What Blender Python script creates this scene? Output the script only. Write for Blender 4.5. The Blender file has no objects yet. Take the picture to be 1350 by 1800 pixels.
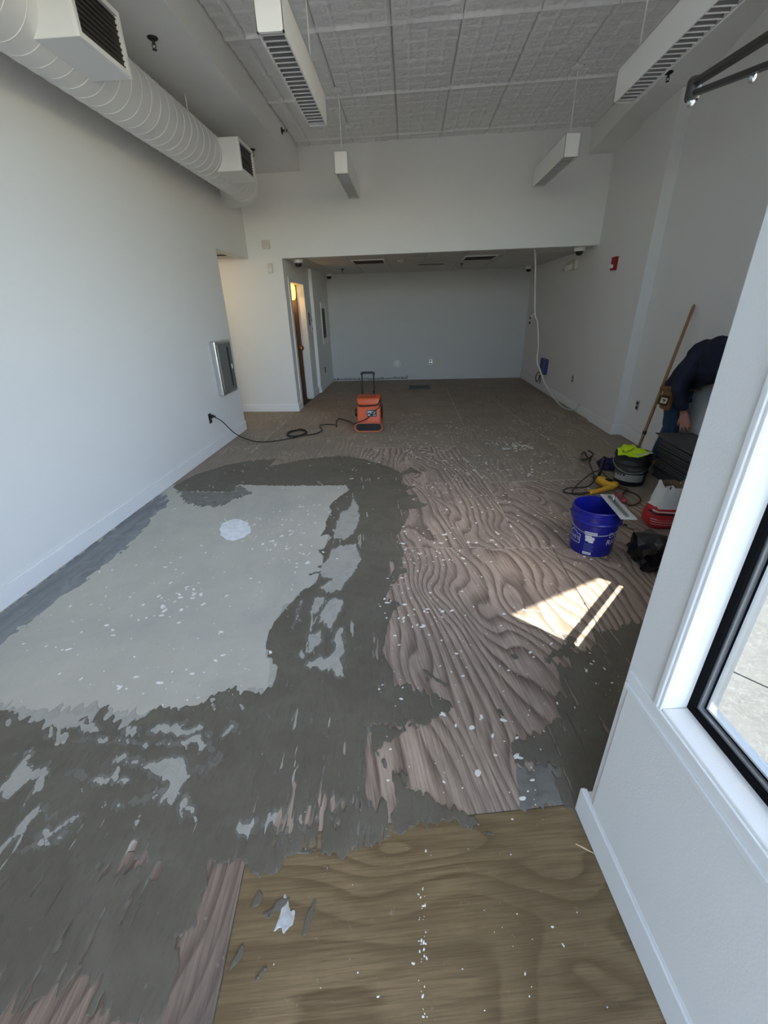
import bpy, bmesh, math, random
import numpy as np
from mathutils import Vector, Matrix

sc = bpy.context.scene
COL = sc.collection
random.seed(7)

# ---------------------------------------------------------------- camera, world, sun, exposure
CAM_H = 1.55
def cam_axes(yaw=-.0669, pit=-.4455, rol=-.0296):
    cy, sy, cp, sp, cr, sr = math.cos(yaw), math.sin(yaw), math.cos(pit), math.sin(pit), math.cos(rol), math.sin(rol)
    r = Vector((cy, -sy, 0)); f0 = Vector((sy, cy, 0)); u0 = Vector((0, 0, 1))
    f = cp*f0 + sp*u0; u = -sp*f0 + cp*u0
    return cr*r + sr*u, -sr*r + cr*u, f
AR, AU, AF = cam_axes()
cam_d = bpy.data.cameras.new('camera'); cam = bpy.data.objects.new('camera', cam_d); COL.objects.link(cam)
cam_d.sensor_fit = 'VERTICAL'; cam_d.sensor_height = 36.0; cam_d.lens = 746.36/1800*36
cam_d.clip_start = .02; cam_d.clip_end = 500
m3 = Matrix((AR, AU, -AF)).transposed()
cam.matrix_world = Matrix.Translation((0, 0, CAM_H)) @ m3.to_4x4()
sc.camera = cam

sc.view_settings.view_transform = 'Standard'; sc.view_settings.look = 'None'
sc.view_settings.gamma = 1; sc.view_settings.use_curve_mapping = False
sc.view_settings.exposure = 2.02
sc.cycles.diffuse_bounces = 7; sc.cycles.max_bounces = 12; sc.cycles.transparent_max_bounces = 12

world = bpy.data.worlds.new('sky'); sc.world = world; world.use_nodes = True
wn = world.node_tree.nodes; wl = world.node_tree.links
bg = wn['Background']
sky = wn.new('ShaderNodeTexSky'); sky.sky_type = 'NISHITA'; sky.sun_disc = False
sky.sun_elevation = math.radians(52); sky.sun_rotation = math.radians(140); sky.air_density = 1.0; sky.dust_density = 1.2; sky.ozone_density = 1.6
wl.new(sky.outputs[0], bg.inputs[0]); bg.inputs[1].default_value = .36

# sun comes from outside the angled storefront on the right
SUN_TAN = 2.0
DW = Vector((.655, .756, 0)).normalized()          # along the angled storefront
DN = Vector((-DW.y, DW.x, 0))                     # into the room
sun_d = bpy.data.lights.new('sun', 'SUN'); sun = bpy.data.objects.new('sun', sun_d); COL.objects.link(sun)
sun_d.energy = 5.0; sun_d.angle = math.radians(.6); sun_d.color = (1.0, .93, .80)
sun.location = (6, -6, 8)
sun.rotation_euler = Vector((DN.x, DN.y, -SUN_TAN)).to_track_quat('-Z', 'Y').to_euler()

def portal(name, loc, rot, sx, sy):
    d = bpy.data.lights.new(name, 'AREA'); d.shape = 'RECTANGLE'; d.size = sx; d.size_y = sy
    d.cycles.is_portal = True
    o = bpy.data.objects.new(name, d); COL.objects.link(o); o.location = loc; o.rotation_euler = rot
    return o
portal('sky_portal', (-.85, -.98, 2.93), (math.radians(90), 0, 0), 2.8, .92)
portal('sky_portal', (.08, -1.0, 1.1), (math.radians(90), 0, 0), 1.1, 2.2)

# ---------------------------------------------------------------- helpers
def link(ob, parent=None):
    COL.objects.link(ob)
    if parent is not None: ob.parent = parent
    return ob
def tag(o, label=None, cat=None, group=None, kind=None):
    if label: o['label'] = label
    if cat: o['category'] = cat
    if group: o['group'] = group
    if kind: o['kind'] = kind
    return o
def empty(name, loc=(0, 0, 0), rz=0):
    o = bpy.data.objects.new(name, None); o.location = loc; o.rotation_euler = (0, 0, rz); o.empty_display_size = .05
    return link(o)
def mesh_obj(name, verts, faces, mat, parent=None, smooth=False, loc=None):
    me = bpy.data.meshes.new(name); me.from_pydata([tuple(v) for v in verts], [], [tuple(f) for f in faces]); me.update()
    if mat: me.materials.append(mat)
    if smooth: me.polygons.foreach_set('use_smooth', [True]*len(me.polygons))
    o = bpy.data.objects.new(name, me); link(o, parent)
    if loc: o.location = loc
    return o

class MB:
    """collects simple shapes for one mesh"""
    def __init__(s): s.v = []; s.f = []
    def add(s, vs, fs):
        k = len(s.v); s.v += [tuple(v) for v in vs]; s.f += [tuple(i+k for i in f) for f in fs]; return s
    def box(s, x0, x1, y0, y1, z0, z1, M=None):
        vs = [Vector((x, y, z)) for z in (z0, z1) for y in (y0, y1) for x in (x0, x1)]
        if M: vs = [M @ v for v in vs]
        return s.add(vs, [(0, 2, 3, 1), (4, 5, 7, 6), (0, 1, 5, 4), (2, 6, 7, 3), (0, 4, 6, 2), (1, 3, 7, 5)])
    def prism(s, poly, z0, z1, M=None):
        n = len(poly); vs = [Vector((p[0], p[1], z0)) for p in poly] + [Vector((p[0], p[1], z1)) for p in poly]
        if M: vs = [M @ v for v in vs]
        return s.add(vs, [tuple(range(n-1, -1, -1)), tuple(range(n, 2*n))] + [(i, (i+1) % n, (i+1) % n+n, i+n) for i in range(n)])
    def extr_x(s, prof, x0, x1):
        """profile in (y,z), extruded in x"""
        n = len(prof); vs = [(x0, p[0], p[1]) for p in prof] + [(x1, p[0], p[1]) for p in prof]
        return s.add(vs, [tuple(range(n)), tuple(range(2*n-1, n-1, -1))] + [(i, i+n, (i+1) % n+n, (i+1) % n) for i in range(n)])
    def lathe(s, prof, n=24, M=None, closed=False):
        """profile of (r,z) pairs about z"""
        vs = []; m = len(prof)
        for r, z in prof:
            for k in range(n):
                a = 2*math.pi*k/n; vs.append(Vector((r*math.cos(a), r*math.sin(a), z)))
        if M: vs = [M @ v for v in vs]
        fs = [(i*n+k, i*n+(k+1) % n, (i+1)*n+(k+1) % n, (i+1)*n+k) for i in range(m-1) for k in range(n)]
        if not closed: fs += [tuple(range(n-1, -1, -1)), tuple((m-1)*n+k for k in range(n))]
        return s.add(vs, fs)
    def tube(s, pts, r, n=8, smooth=0, cap=True):
        pts = [Vector(p) for p in pts]
        if smooth: pts = catmull(pts, smooth)
        rr = r if isinstance(r, (list, tuple)) else [r]*len(pts)
        if len(rr) != len(pts): rr = [rr[int(i*(len(rr)-1)/(len(pts)-1)+.5)] for i in range(len(pts))]
        vs = []; up = None
        for i, p in enumerate(pts):
            t = (pts[min(i+1, len(pts)-1)] - pts[max(i-1, 0)]).normalized()
            if up is None: up = Vector((0, 0, 1)) if abs(t.z) < .9 else Vector((1, 0, 0))
            a = t.cross(up)
            if a.length < 1e-5: a = t.orthogonal()
            a.normalize(); b = a.cross(t); up = b
            for k in range(n):
                an = 2*math.pi*k/n; vs.append(p + (a*math.cos(an) + b*math.sin(an))*rr[i])
        fs = [(i*n+k, i*n+(k+1) % n, (i+1)*n+(k+1) % n, (i+1)*n+k) for i in range(len(pts)-1) for k in range(n)]
        if cap: fs += [tuple(range(n-1, -1, -1)), tuple((len(pts)-1)*n+k for k in range(n))]
        return s.add(vs, fs)
    def build(s, name, mat, parent=None, smooth=False, bevel=0, seg=2, loc=None, auto=False):
        o = mesh_obj(name, s.v, s.f, mat, parent, smooth, loc)
        bm = bmesh.new(); bm.from_mesh(o.data); bmesh.ops.recalc_face_normals(bm, faces=bm.faces); bm.to_mesh(o.data); bm.free()
        if bevel:
            md = o.modifiers.new('bevel', 'BEVEL'); md.width = bevel; md.segments = seg; md.limit_method = 'ANGLE'; md.angle_limit = math.radians(40)
        if smooth and auto:
            o.data.polygons.foreach_set('use_smooth', [True]*len(o.data.polygons))
            md = o.modifiers.new('split', 'EDGE_SPLIT'); md.split_angle = math.radians(40)
        return o
def catmull(p, k):
    out = []
    for i in range(len(p)-1):
        a = p[max(i-1, 0)]; b = p[i]; c = p[i+1]; d = p[min(i+2, len(p)-1)]
        for j in range(k):
            t = j/k
            out.append(.5*((2*b) + (c-a)*t + (2*a-5*b+4*c-d)*t*t + (3*b-a-3*c+d)*t**3))
    out.append(p[-1]); return out
def copy_tree(o, parent=None):
    c = o.copy(); COL.objects.link(c)
    if parent is not None: c.parent = parent
    for ch in list(o.children): copy_tree(ch, c)
    return c
def text_mesh(body, size):
    cu = bpy.data.curves.new('lettering', 'FONT'); cu.body = body; cu.size = size; cu.align_x = 'CENTER'; cu.align_y = 'CENTER'; cu.resolution_u = 3
    o = bpy.data.objects.new('lettering', cu); COL.objects.link(o)
    dg = bpy.context.evaluated_depsgraph_get(); me = o.evaluated_get(dg).to_mesh()
    v = [tuple(x.co) for x in me.vertices]; f = [tuple(p.vertices) for p in me.polygons]
    o.evaluated_get(dg).to_mesh_clear(); bpy.data.objects.remove(o); bpy.data.curves.remove(cu)
    return v, f

# ---------------------------------------------------------------- materials
def mat(name, col, rough=.6, metal=0, vary=.06, scale=8, bump=0, bscale=60, emit=None, spec=None):
    m = bpy.data.materials.new(name); m.use_nodes = True; nt = m.node_tree; N = nt.nodes; L = nt.links
    b = N['Principled BSDF']; b.inputs['Roughness'].default_value = rough; b.inputs['Metallic'].default_value = metal
    if spec is not None: b.inputs['Specular IOR Level'].default_value = spec
    tc = N.new('ShaderNodeTexCoord')
    nz = N.new('ShaderNodeTexNoise'); nz.inputs['Scale'].default_value = scale; nz.inputs['Detail'].default_value = 4
    L.new(tc.outputs['Object'], nz.inputs['Vector'])
    mx = N.new('ShaderNodeMix'); mx.data_type = 'RGBA'
    mx.inputs['A'].default_value = (*[c*(1-vary) for c in col], 1); mx.inputs['B'].default_value = (*[min(1, c*(1+vary)) for c in col], 1)
    L.new(nz.outputs['Fac'], mx.inputs['Factor']); L.new(mx.outputs['Result'], b.inputs['Base Color'])
    if bump:
        n2 = N.new('ShaderNodeTexNoise'); n2.inputs['Scale'].default_value = bscale; n2.inputs['Detail'].default_value = 3
        L.new(tc.outputs['Object'], n2.inputs['Vector'])
        bp = N.new('ShaderNodeBump'); bp.inputs['Strength'].default_value = bump; bp.inputs['Distance'].default_value = .004
        L.new(n2.outputs['Fac'], bp.inputs['Height']); L.new(bp.outputs['Normal'], b.inputs['Normal'])
    if emit:
        b.inputs['Emission Color'].default_value = (*emit[0], 1); b.inputs['Emission Strength'].default_value = emit[1]
    return m
def math_node(N, L, op, a, b=None, c=None):
    n = N.new('ShaderNodeMath'); n.operation = op
    for i, v in enumerate((a, b, c)):
        if v is None: continue
        if isinstance(v, (int, float)): n.inputs[i].default_value = v
        else: L.new(v, n.inputs[i])
    return n.outputs[0]
def ramp(N, L, fac, stops):
    r = N.new('ShaderNodeValToRGB'); e = r.color_ramp.elements
    while len(e) < len(stops): e.new(.5)
    for el, (p, c) in zip(e, stops): el.position = p; el.color = (*c, 1) if len(c) == 3 else c
    L.new(fac, r.inputs[0]); return r.outputs[0]
def mixc(N, L, fac, a, b, blend='MIX'):
    n = N.new('ShaderNodeMix'); n.data_type = 'RGBA'; n.blend_type = blend
    for k, v in (('Factor', fac), ('A', a), ('B', b)):
        s = n.inputs[k] if k != 'Factor' else n.inputs[0]
        if isinstance(v, (int, float)): s.default_value = v
        elif isinstance(v, tuple): s.default_value = (*v, 1)
        else: L.new(v, s)
    return n.outputs['Result']

def plywood(name, light, dark, lines=20, warp=9, dirt=(.2, .18, .16), dirtamt=.3, contrast=.8, knotamt=12.0):
    """rotary cut fir: contour rings of a stretched noise field, grain along local y"""
    m = bpy.data.materials.new(name); m.use_nodes = True; nt = m.node_tree; N = nt.nodes; L = nt.links
    b = N['Principled BSDF']; b.inputs['Roughness'].default_value = .75; b.inputs['Specular IOR Level'].default_value = .25
    tc = N.new('ShaderNodeTexCoord'); oi = N.new('ShaderNodeObjectInfo')
    off = N.new('ShaderNodeVectorMath'); off.operation = 'SCALE'; off.inputs[0].default_value = (31, 17, 5); L.new(oi.outputs['Random'], off.inputs['Scale'])
    ad = N.new('ShaderNodeVectorMath'); ad.operation = 'ADD'; L.new(tc.outputs['Object'], ad.inputs[0]); L.new(off.outputs[0], ad.inputs[1])
    P = ad.outputs[0]
    def noise(sx, sy, detail=2, rough=.5, dist=0):
        mp = N.new('ShaderNodeMapping'); mp.inputs['Scale'].default_value = (sx, sy, 1); L.new(P, mp.inputs['Vector'])
        n = N.new('ShaderNodeTexNoise'); n.inputs['Scale'].default_value = 1; n.inputs['Detail'].default_value = detail; n.inputs['Roughness'].default_value = rough; n.inputs['Distortion'].default_value = dist
        L.new(mp.outputs[0], n.inputs['Vector']); return n.outputs['Fac']
    sx = N.new('ShaderNodeSeparateXYZ'); L.new(P, sx.inputs[0])
    big = noise(1.5, .42, 1.0, .35); knots = noise(3.6, 1.5, 1, .4); fine = noise(14, 1.6, 3, .6)
    v = math_node(N, L, 'MULTIPLY', big, warp*2.2)
    v = math_node(N, L, 'ADD', v, math_node(N, L, 'MULTIPLY', sx.outputs[0], lines*.75))
    v = math_node(N, L, 'ADD', v, math_node(N, L, 'MULTIPLY', math_node(N, L, 'POWER', knots, 4.0), knotamt))
    v = math_node(N, L, 'ADD', v, math_node(N, L, 'MULTIPLY', fine, .55))
    fr = math_node(N, L, 'FRACT', v)
    line = ramp(N, L, fr, [(0, (0, 0, 0)), (.40, (.10, .10, .10)), (.72, (.75, .75, .75)), (.88, (1, 1, 1)), (.95, (.35, .35, .35)), (1, (0, 0, 0))])
    vis = noise(1.3, .9, 3, .6)
    lv = math_node(N, L, 'MULTIPLY', line, ramp(N, L, vis, [(.25, (.45, .45, .45)), (.55, (contrast, contrast, contrast))]))
    c = mixc(N, L, lv, light, dark)
    fib = noise(170, 5, 3, .7)
    c = mixc(N, L, ramp(N, L, fib, [(.42, (0, 0, 0)), (.70, (.55, .55, .55))]), c, tuple(x*.62 for x in dark))
    fib2 = noise(90, 3, 3, .7)
    c = mixc(N, L, ramp(N, L, fib2, [(.5, (0, 0, 0)), (.72, (.5, .5, .5))]), c, tuple(min(1, x*1.25) for x in light))
    bl = noise(3.2, 2.2, 6, .65)
    c = mixc(N, L, ramp(N, L, bl, [(.40, (0, 0, 0)), (.68, (dirtamt*1.6,)*3)]), c, dirt)
    # scattered grey and pale scuffs
    sc_ = noise(26, 20, 4, .75)
    c = mixc(N, L, ramp(N, L, sc_, [(.64, (0, 0, 0)), (.76, (.35, .35, .35))]), c, (.62, .58, .52))
    L.new(c, b.inputs['Base Color'])
    bp = N.new('ShaderNodeBump'); bp.inputs['Strength'].default_value = .25; bp.inputs['Distance'].default_value = .002
    L.new(math_node(N, L, 'ADD', fib, lv), bp.inputs['Height']); L.new(bp.outputs[0], b.inputs['Normal'])
    return m

def stained(name, base, spots, rough=.8, scale=3.0, bump=.15):
    """mineral surface: base plus a list of (scale, lo, hi, amount, colour) blotches"""
    m = bpy.data.materials.new(name); m.use_nodes = True; nt = m.node_tree; N = nt.nodes; L = nt.links
    b = N['Principled BSDF']; b.inputs['Roughness'].default_value = rough; b.inputs['Specular IOR Level'].default_value = .3
    tc = N.new('ShaderNodeTexCoord'); c = None
    for i, (s, lo, hi, amt, col) in enumerate(spots):
        mp = N.new('ShaderNodeMapping'); mp.inputs['Location'].default_value = (i*7.3, i*3.1, 0); mp.inputs['Scale'].default_value = s if isinstance(s, tuple) else (s, s, s)
        L.new(tc.outputs['Object'], mp.inputs[0])
        n = N.new('ShaderNodeTexNoise'); n.inputs['Scale'].default_value = 1; n.inputs['Detail'].default_value = 6; n.inputs['Roughness'].default_value = .65; n.inputs['Distortion'].default_value = .6
        L.new(mp.outputs[0], n.inputs['Vector'])
        c = mixc(N, L, ramp(N, L, n.outputs['Fac'], [(lo, (0, 0, 0)), (hi, (amt,)*3)]), c if c is not None else base, col)
    L.new(c, b.inputs['Base Color'])
    n = N.new('ShaderNodeTexNoise'); n.inputs['Scale'].default_value = 120; n.inputs['Detail'].default_value = 4; L.new(tc.outputs['Object'], n.inputs['Vector'])
    bp = N.new('ShaderNodeBump'); bp.inputs['Strength'].default_value = bump; bp.inputs['Distance'].default_value = .003
    L.new(n.outputs['Fac'], bp.inputs['Height']); L.new(bp.outputs[0], b.inputs['Normal'])
    return m

M_WALL = mat('painted drywall', (.765, .765, .75), .75, vary=.015, scale=3, bump=.12, bscale=180)
M_TRIM = mat('semi gloss trim paint', (.80, .81, .81), .45, vary=.02, scale=6)
M_CEIL = mat('ceiling tile paint', (.84, .84, .82), .7, vary=.06, scale=9, bump=.5, bscale=30)
M_PLAIN = mat('soffit paint', (.80, .80, .78), .75, vary=.02, scale=4, bump=.1, bscale=150)
M_ACO = mat('acoustic ceiling board', (.62, .61, .56), .9, vary=.05, scale=30)
M_DUCT = mat('painted duct metal', (.80, .80, .78), .5, vary=.03, scale=5)
M_GRILLE = mat('dark grille', (.05, .045, .04), .7)
M_WHITE = mat('white enamel', (.84, .84, .82), .4, vary=.02)
M_IVORY = mat('ivory plastic', (.62, .59, .50), .5, vary=.03)
M_BLACK = mat('black plastic', (.012, .012, .013), .45, vary=.2)
M_RUBBER = mat('black cord rubber', (.014, .014, .014), .55, vary=.2)
M_DKMETAL = mat('dark bronze metal', (.05, .047, .042), .42, metal=.6, vary=.1)
M_STEEL = mat('brushed steel', (.62, .63, .63), .32, metal=1, vary=.08, scale=30)
M_ORANGE = mat('orange moulded plastic', (.62, .105, .028), .5, vary=.12, scale=14, bump=.1, bscale=90)
M_YELLOW = mat('yellow tool plastic', (.72, .40, .03), .5, vary=.15, scale=20)
M_BLUE = mat('blue bucket plastic', (.008, .012, .24), .33, vary=.15, scale=6)
M_PRINT = mat('white print', (.75, .76, .80), .5, vary=.05)
M_PRINT2 = mat('faded bluish print', (.10, .14, .42), .5, vary=.2, scale=40)
M_LABEL = mat('grey pail label', (.42, .43, .42), .55, vary=.12, scale=14)
M_LABEL2 = mat('dark green grey label', (.055, .062, .055), .5, vary=.2, scale=14)
M_HIVIS = mat('fluorescent yellow cloth', (.62, .85, .02), .8, vary=.12, scale=20)
M_REFLECT = mat('grey reflective tape', (.62, .64, .64), .4, vary=.1)
M_RED = mat('red paper print', (.52, .025, .03), .6, vary=.15, scale=16, bump=.3, bscale=30)
M_PAPER = mat('white bag paper', (.70, .71, .69), .6, vary=.06, scale=12, bump=.3, bscale=30)
M_BROWNIN = mat('brown kraft inside', (.20, .13, .08), .8, vary=.2)
M_REDH = mat('dark red handle', (.17, .012, .014), .35, vary=.2)
M_STICK = mat('worn wooden handle', (.30, .165, .07), .55, vary=.35, scale=20)
M_NAVY = mat('navy knit', (.010, .014, .035), .9, vary=.3, scale=20, bump=.4, bscale=60)
M_JEANS = mat('blue denim', (.022, .055, .10), .9, vary=.4, scale=14, bump=.3, bscale=200)
M_SKIN = mat('skin', (.42, .20, .14), .55, vary=.15, scale=30)
M_HAIR = mat('dark hair', (.02, .014, .01), .7, vary=.3, scale=60)
M_LEATHER = mat('tan belt leather', (.19, .085, .03), .6, vary=.3, scale=25)
M_CARPET = mat('charcoal carpet tile', (.040, .042, .043), .95, vary=.35, scale=60, bump=.6, bscale=300)
M_CARPET2 = mat('grey carpet tile', (.105, .108, .108), .95, vary=.35, scale=60, bump=.6, bscale=300)
M_BAG = mat('black plastic sheet', (.006, .006, .007), .28, vary=.2)
M_CABLE = mat('white cable sheath', (.62, .61, .56), .5, vary=.05)
M_REDALARM = mat('red alarm housing', (.30, .012, .015), .45, vary=.1)
M_DOORWOOD = mat('dark stained door wood', (.09, .045, .02), .5, vary=.3, scale=(12))
M_DARKROOM = mat('brown room paint', (.16, .10, .06), .8, vary=.1)
M_BRONZE = mat('bronze lockset', (.35, .20, .07), .35, metal=.9)
M_LAMP = mat('glowing glass shade', (.8, .5, .2), .5, emit=((1.0, .60, .12), .75))
M_LOUVER = mat('satin white louver', (.80, .80, .78), .35, vary=.02)
M_REFL = mat('grey reflector metal', (.30, .30, .29), .38, metal=.5, vary=.05)  # mid grey, half metallic, for reflector and blade faces
M_GASKET = mat('black glazing gasket', (.004, .004, .005), .9, spec=.1)
M_ALU = mat('anodised aluminium', (.66, .68, .70), .35, metal=.85, vary=.04)
M_BLUEGREY = mat('blue electrical box', (.03, .045, .16), .5, vary=.1)
M_TORN = stained('torn plaster', (.45, .45, .43), [(30, .45, .55, 1.0, (.06, .055, .05)), (60, .5, .6, .8, (.7, .7, .68))])
M_CONC = stained('bare concrete slab', (.52, .50, .435), [(2.2, .40, .62, .45, (.42, .41, .36)), ((9, 3, 1), .5, .72, .35, (.56, .55, .50)), (40, .58, .72, .35, (.30, .30, .28)), (18, .62, .72, .5, (.60, .60, .57)), (1.1, .5, .7, .35, (.30, .315, .32))])
M_CONCDK = stained('dark grey concrete', (.25, .262, .27), [((14, 2, 1), .42, .62, .7, (.17, .18, .19)), (8, .5, .7, .5, (.36, .37, .36)), (60, .6, .7, .5, (.45, .45, .43))])  # darker grey for the lane by the left wall
M_SKIM = stained('thin dried skim coat', (.41, .40, .36), [(14, .45, .62, .6, (.32, .315, .28)), (50, .55, .68, .5, (.48, .47, .43))])
M_DARK = stained('damp patching compound', (.132, .118, .092), [(5, .38, .66, .8, (.170, .155, .125)), ((60, 16, 1), .52, .72, .55, (.095, .088, .072)), (22, .64, .74, .6, (.22, .215, .19))], rough=.62, bump=.3)
M_MID = stained('thin grey feathered compound', (.180, .172, .150), [((40, 12, 1), .42, .62, .8, (.130, .122, .104)), (16, .5, .66, .6, (.25, .243, .215))], rough=.7)
M_WALL_SHADE = mat('shade darkened alcove paint', (.60, .61, .615), .75, vary=.015, scale=3, bump=.12, bscale=180)  # wall paint darkened to stand in for the alcove's dimmer light
M_SEMI = stained('half dry compound', (.20, .195, .17), [((6, 26, 1), .42, .6, .8, (.23, .23, .215)), (16, .5, .66, .6, (.12, .12, .108))], rough=.7)
M_SPACK = stained('white spackle smear', (.84, .87, .90), [(22, .42, .62, .5, (.55, .57, .58)), (60, .5, .7, .5, (.82, .84, .86))])
M_THIN = stained('thin whitish smear', (.56, .58, .59), [(40, .42, .6, .7, (.38, .38, .36))])
M_FLECK = mat('white paint fleck', (.86, .85, .82), .6, vary=.1)
M_PAVE = stained('outdoor paving', (.165, .158, .147), [(3, .4, .65, .6, (.13, .125, .116)), (16, .5, .7, .7, (.20, .195, .183)), ((9, 30, 1), .5, .68, .6, (.115, .11, .104)), (70, .52, .66, .7, (.235, .23, .217))], bump=.3)
M_PLY = plywood('weathered plywood', (.50, .395, .325), (.125, .085, .064), lines=22, warp=5, dirt=(.20, .165, .145), dirtamt=.35, contrast=.95)
M_PLYF = plywood('dusty grey plywood', (.42, .345, .275), (.20, .155, .12), lines=22, warp=5, dirt=(.27, .235, .195), dirtamt=.6, contrast=.6)
M_PLYB = plywood('yellow brown plywood', (.285, .205, .112), (.105, .068, .034), lines=10, warp=4, dirt=(.16, .115, .06), dirtamt=.5, contrast=.75)
M_PLYS = plywood('split rough plywood strip', (.30, .23, .185), (.105, .075, .06), lines=30, warp=4, dirt=(.15, .12, .10), dirtamt=.5, contrast=.9)
def glass_mat(name, tint):
    m = bpy.data.materials.new(name); m.use_nodes = True; N = m.node_tree.nodes; L = m.node_tree.links
    N.remove(N['Principled BSDF']); t = N.new('ShaderNodeBsdfTransparent'); t.inputs[0].default_value = (*tint, 1)
    g = N.new('ShaderNodeBsdfGlossy'); g.inputs['Roughness'].default_value = .02
    fr = N.new('ShaderNodeLayerWeight'); mx = N.new('ShaderNodeMixShader')
    fo = math_node(N, L, 'ADD', math_node(N, L, 'MULTIPLY', math_node(N, L, 'POWER', fr.outputs['Facing'], 5.0), .5), .02)
    L.new(fo, mx.inputs[0]); L.new(t.outputs[0], mx.inputs[1]); L.new(g.outputs[0], mx.inputs[2]); L.new(mx.outputs[0], N['Material Output'].inputs[0])
    return m
M_GLASS = glass_mat('tinted window glass', (.63, .66, .67)); M_GLASS2 = glass_mat('clear window glass', (.96, .975, .97))  # tint of the first glass is added to dim daylight through it

# ================================================================ the setting
XL, XR, XA, XA2, XP, XR2, XSL, XSR = -2.415, 2.628, -1.904, -1.847, 2.609, 2.73, -1.511, 2.31
YO, YBB, YP1, YP2 = 6.079, 10.64, 6.307, 5.564
ZO, ZA, ZC, ZS = 2.291, 2.273, 3.574, 3.30
TOP = 3.75
def yb(x): return 7.177 - .0432*x
def struct(o): o['kind'] = 'structure'; return o

# floor: concrete slab panel, plywood sheets, subfloor
floor = empty('floor'); struct(floor)
MB().box(-4.3, 2.75, -.95, 10.8, -.10, -.022).build('subfloor', M_GRILLE, floor)
def sheet(pts, m, grain='y', name='plywood_sheet', dz=0.0, rot=None):
    c = Vector((sum(p[0] for p in pts)/len(pts), sum(p[1] for p in pts)/len(pts), 0))
    ang = rot if rot is not None else (0 if grain == 'y' else math.pi/2)
    R = Matrix.Rotation(-ang, 4, 'Z'); loc = []
    for p in pts:
        v = Vector((p[0], p[1], 0)) - c
        loc.append(R @ (v*(1 - .0006/max(v.length, .1))))
    o = MB().prism(loc, -.018, dz).build(name, m, floor)
    o.location = c; o.rotation_euler = (0, 0, ang)
    return o
sheet([(-2.41, 1.085), (-.578, 1.085), (-.574, 3.885), (-2.41, 3.885)], M_CONC, name='concrete_slab')
SHEETS = [
 ([(-.325, -.93), (.72, -.93), (.575, .915), (-.52, .765)], M_PLYB, math.radians(97)),
 ([(-1.55, -.93), (-.33, -.93), (-.523, .762), (-1.55, .625)], M_PLYS, math.radians(4)),
 ([(-2.41, -.93), (-1.554, -.93), (-1.554, .622), (-2.41, .505)], M_PLYS, 0),
 ([(-2.41, .51), (-.576, .759), (-.576, 1.081), (-2.41, 1.081)], M_PLY, 0),
 ([(-.572, .762), (-.172, .812), (-.24, 2.63), (-.572, 2.63)], M_PLY, 0),
 ([(-.168, .817), (.58, .918), (.99, 1.20), (1.0, 2.64), (-.236, 2.64)], M_PLY, math.radians(12)),
 ([(1.004, 1.32), (1.9, 2.32), (2.0, 2.64), (1.004, 2.64)], M_PLY, math.radians(5)),
 ([(-.570, 2.646), (.80, 2.648), (.742, 3.88), (.55, 5.08), (-.570, 5.08)], M_PLY, math.radians(10)),
 ([(.806, 2.648), (2.0, 2.648), (1.93, 3.983), (.748, 3.894)], M_PLY, math.radians(14)),
 ([(.746, 3.9), (1.87, 3.99), (1.69, 6.095), (.56, 6.095), (.556, 5.08)], M_PLYF, 0),
 ([(2.004, 2.45), (2.72, 2.45), (2.72, 5.55), (1.74, 5.55), (1.876, 3.99), (1.936, 3.98)], M_PLYF, 0),
 ([(1.737, 5.556), (2.70, 5.556), (2.60, 8.4), (1.50, 8.4), (1.694, 6.1)], M_PLYF, 0),
 ([(-.735, 5.086), (.552, 5.086), (.556, 6.118), (-.735, 6.118)], M_PLYF, math.pi/2),
 ([(-1.945, 3.89), (-.576, 3.89), (-.576, 5.082), (-.739, 5.086), (-.739, 5.97), (-1.945, 5.97)], M_PLYF, 0),
 ([(-2.41, 3.89), (-1.95, 3.89), (-1.95, 6.0), (-2.41, 6.0)], M_PLYF, 0),
 ([(-4.2, 6.004), (-1.95, 6.004), (-1.93, 7.25), (-4.2, 7.34)], M_PLYF, 0),
 ([(-1.945, 5.975), (-.739, 5.975), (-.739, 8.4), (-1.9, 8.4)], M_PLYF, 0),
 ([(-.733, 6.123), (.78, 6.123), (.78, 8.4), (-.733, 8.4)], M_PLYF, math.pi/2),
 ([(.784, 6.1), (1.688, 6.1), (1.497, 8.4), (.784, 8.4)], M_PLYF, 0),
 ([(-1.9, 8.404), (-.739, 8.404), (-.739, 10.63), (-1.84, 10.63)], M_PLYF, math.pi/2),
 ([(-.733, 8.404), (.78, 8.404), (.78, 10.63), (-.733, 10.63)], M_PLYF, 0),
 ([(.784, 8.404), (1.497, 8.404), (1.497, 10.63), (.784, 10.63)], M_PLYF, 0),
 ([(1.501, 8.404), (2.61, 8.404), (2.62, 10.63), (1.501, 10.63)], M_PLYF, 0),
]
for i, (pts, m, r) in enumerate(SHEETS): sheet(pts, m, rot=r, dz=-.0006*(i % 3))
sheet([(-3.4, 7.4), (-2.03, 7.4), (-2.03, 10.0), (-3.4, 10.0)], M_DARKROOM, name='back_room_floor')

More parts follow.
